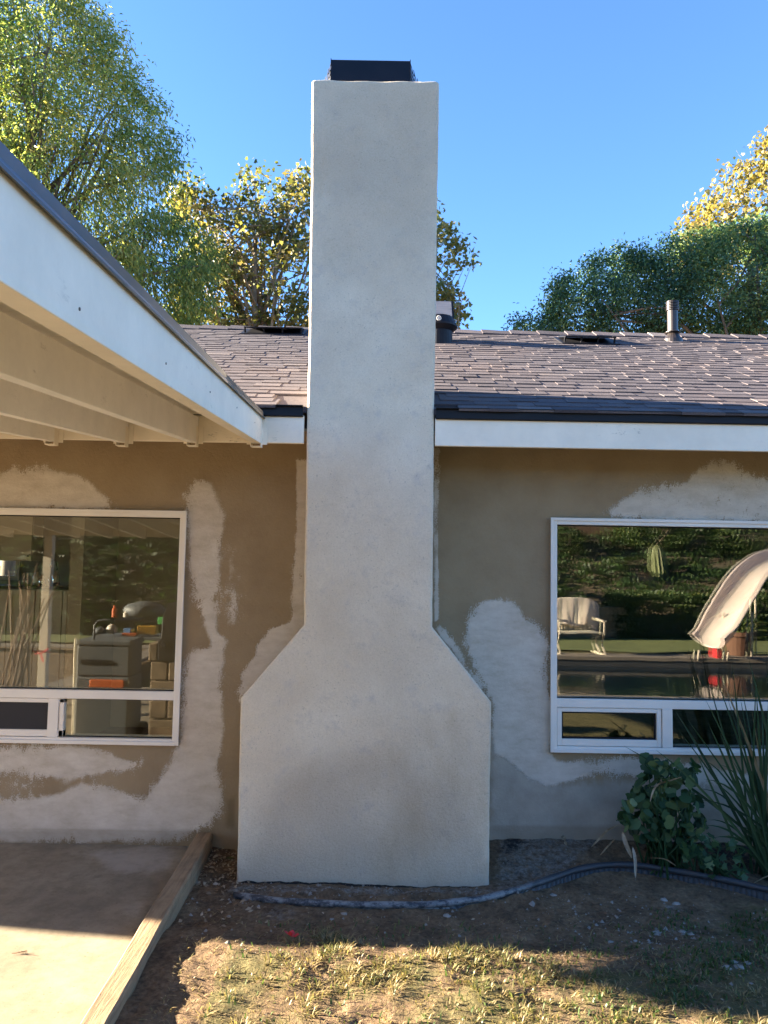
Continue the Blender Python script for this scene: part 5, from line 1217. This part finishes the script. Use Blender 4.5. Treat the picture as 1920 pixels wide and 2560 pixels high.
# block barbecue island
ba, bb = R(372, 1700, 1.95), R(520, 1700, 1.95); t = thing('barbecue_island', (float(ba[0])+.4, -2.2, SLZ), 'tan split block barbecue island with black grill front', 'barbecue')
mb = MB(); z = SLZ; row = 0; ztop = float(R(400, 1655, 1.95)[2])
rh = (ztop-SLZ)/5
for row in range(5):
    x = float(ba[0])+(.14 if row % 2 else 0)-.14
    while x < bb[0]:
        a, b_ = max(x, float(ba[0])), min(x+.29, float(bb[0])); mb.box((a+.002, -2.42, z+.003), (b_-.004, -1.95+.006*math.sin(row*3+x*9), z+rh-.004)); x += .295
    z += rh
mb.build('block_base', M['block'], t, .010)
x0_, z2_ = float(R(392, 1640, 1.95)[0]), float(R(400, 1600, 1.95)[2])
MB().box((x0_, -2.40, ztop), (float(bb[0]), -1.94, z2_)).build('grill_body', M['black'], t, .01)
MB().box((float(ba[0])-.02, -2.2, ztop), (x0_-.004, -1.95, ztop+.15)).build('corner_block', M['block'], t, .012)
mb = MB(); pr = [(-2.40, z2_), (-2.40, z2_+.2), (-2.32, z2_+.30), (-2.12, z2_+.30), (-1.98, z2_+.18), (-1.95, z2_)]
mb.prism([(x0_+.02, a, b_) for a, b_ in pr], (float(bb[0])-x0_-.03, 0, 0)); mb.build('grill_lid', M['black'], t, .01)
for i in range(4):
    x = x0_+.06+i*.13; mb = MB(); mb.tube([(x, -1.939, z2_-.04), (x, -1.90, z2_-.04)], .022, 12); mb.build('knob', M['chrome'], t)
# bamboo stakes leaning by the post
rr2 = random.Random(12)
px0 = float(R(60, 1720, 3.6)[0])
for i in range(16):
    xb_ = px0+rr2.uniform(-.30, .12); a = (xb_, -3.5+rr2.uniform(-.12, .12), SLZ); xt_ = float(R(20+rr2.uniform(-10, 130), 1450, 3.9)[0]); b_ = (xt_, -3.95+rr2.uniform(-.05, .06), rr2.uniform(1.25, 1.65))
    m_ = tuple((p+q_)/2+rr2.uniform(-.02, .02) for p, q_ in zip(a, b_))
    o = MB().tube([a, m_, b_], [.009, .0085, .006], 6).build('bamboo_stake', M['stake'], base=a, smooth=True); tag(o, 'thin brown bamboo stake leaning in the bundle by the white patio post', 'stake', 'bamboo stakes leaning by the patio post')
mb = MB(); p = R(102, 1632, 4.0); c = Vector((float(p[0]), float(p[1])+.0, float(p[2])))
mb.tube([c+Vector((.07*math.cos(a), -.03+.075*math.sin(a), .01*math.sin(2*a))) for a in np.linspace(0, 6.283, 13)], .008, 6); mb.beam(c+Vector((.03, .06, 0)), c+Vector((.10, .07, .05)), .004, .02); mb.beam(c+Vector((-.02, .06, 0)), c+Vector((-.07, .07, .03)), .004, .02); mb.beam(c+Vector((.02, .06, 0)), c+Vector((.06, .07, -.09)), .004, .02)
tag(mb.build('red_ribbon', M['red'], base=tuple(c)), 'red ribbon tied round the white patio post', 'ribbon')
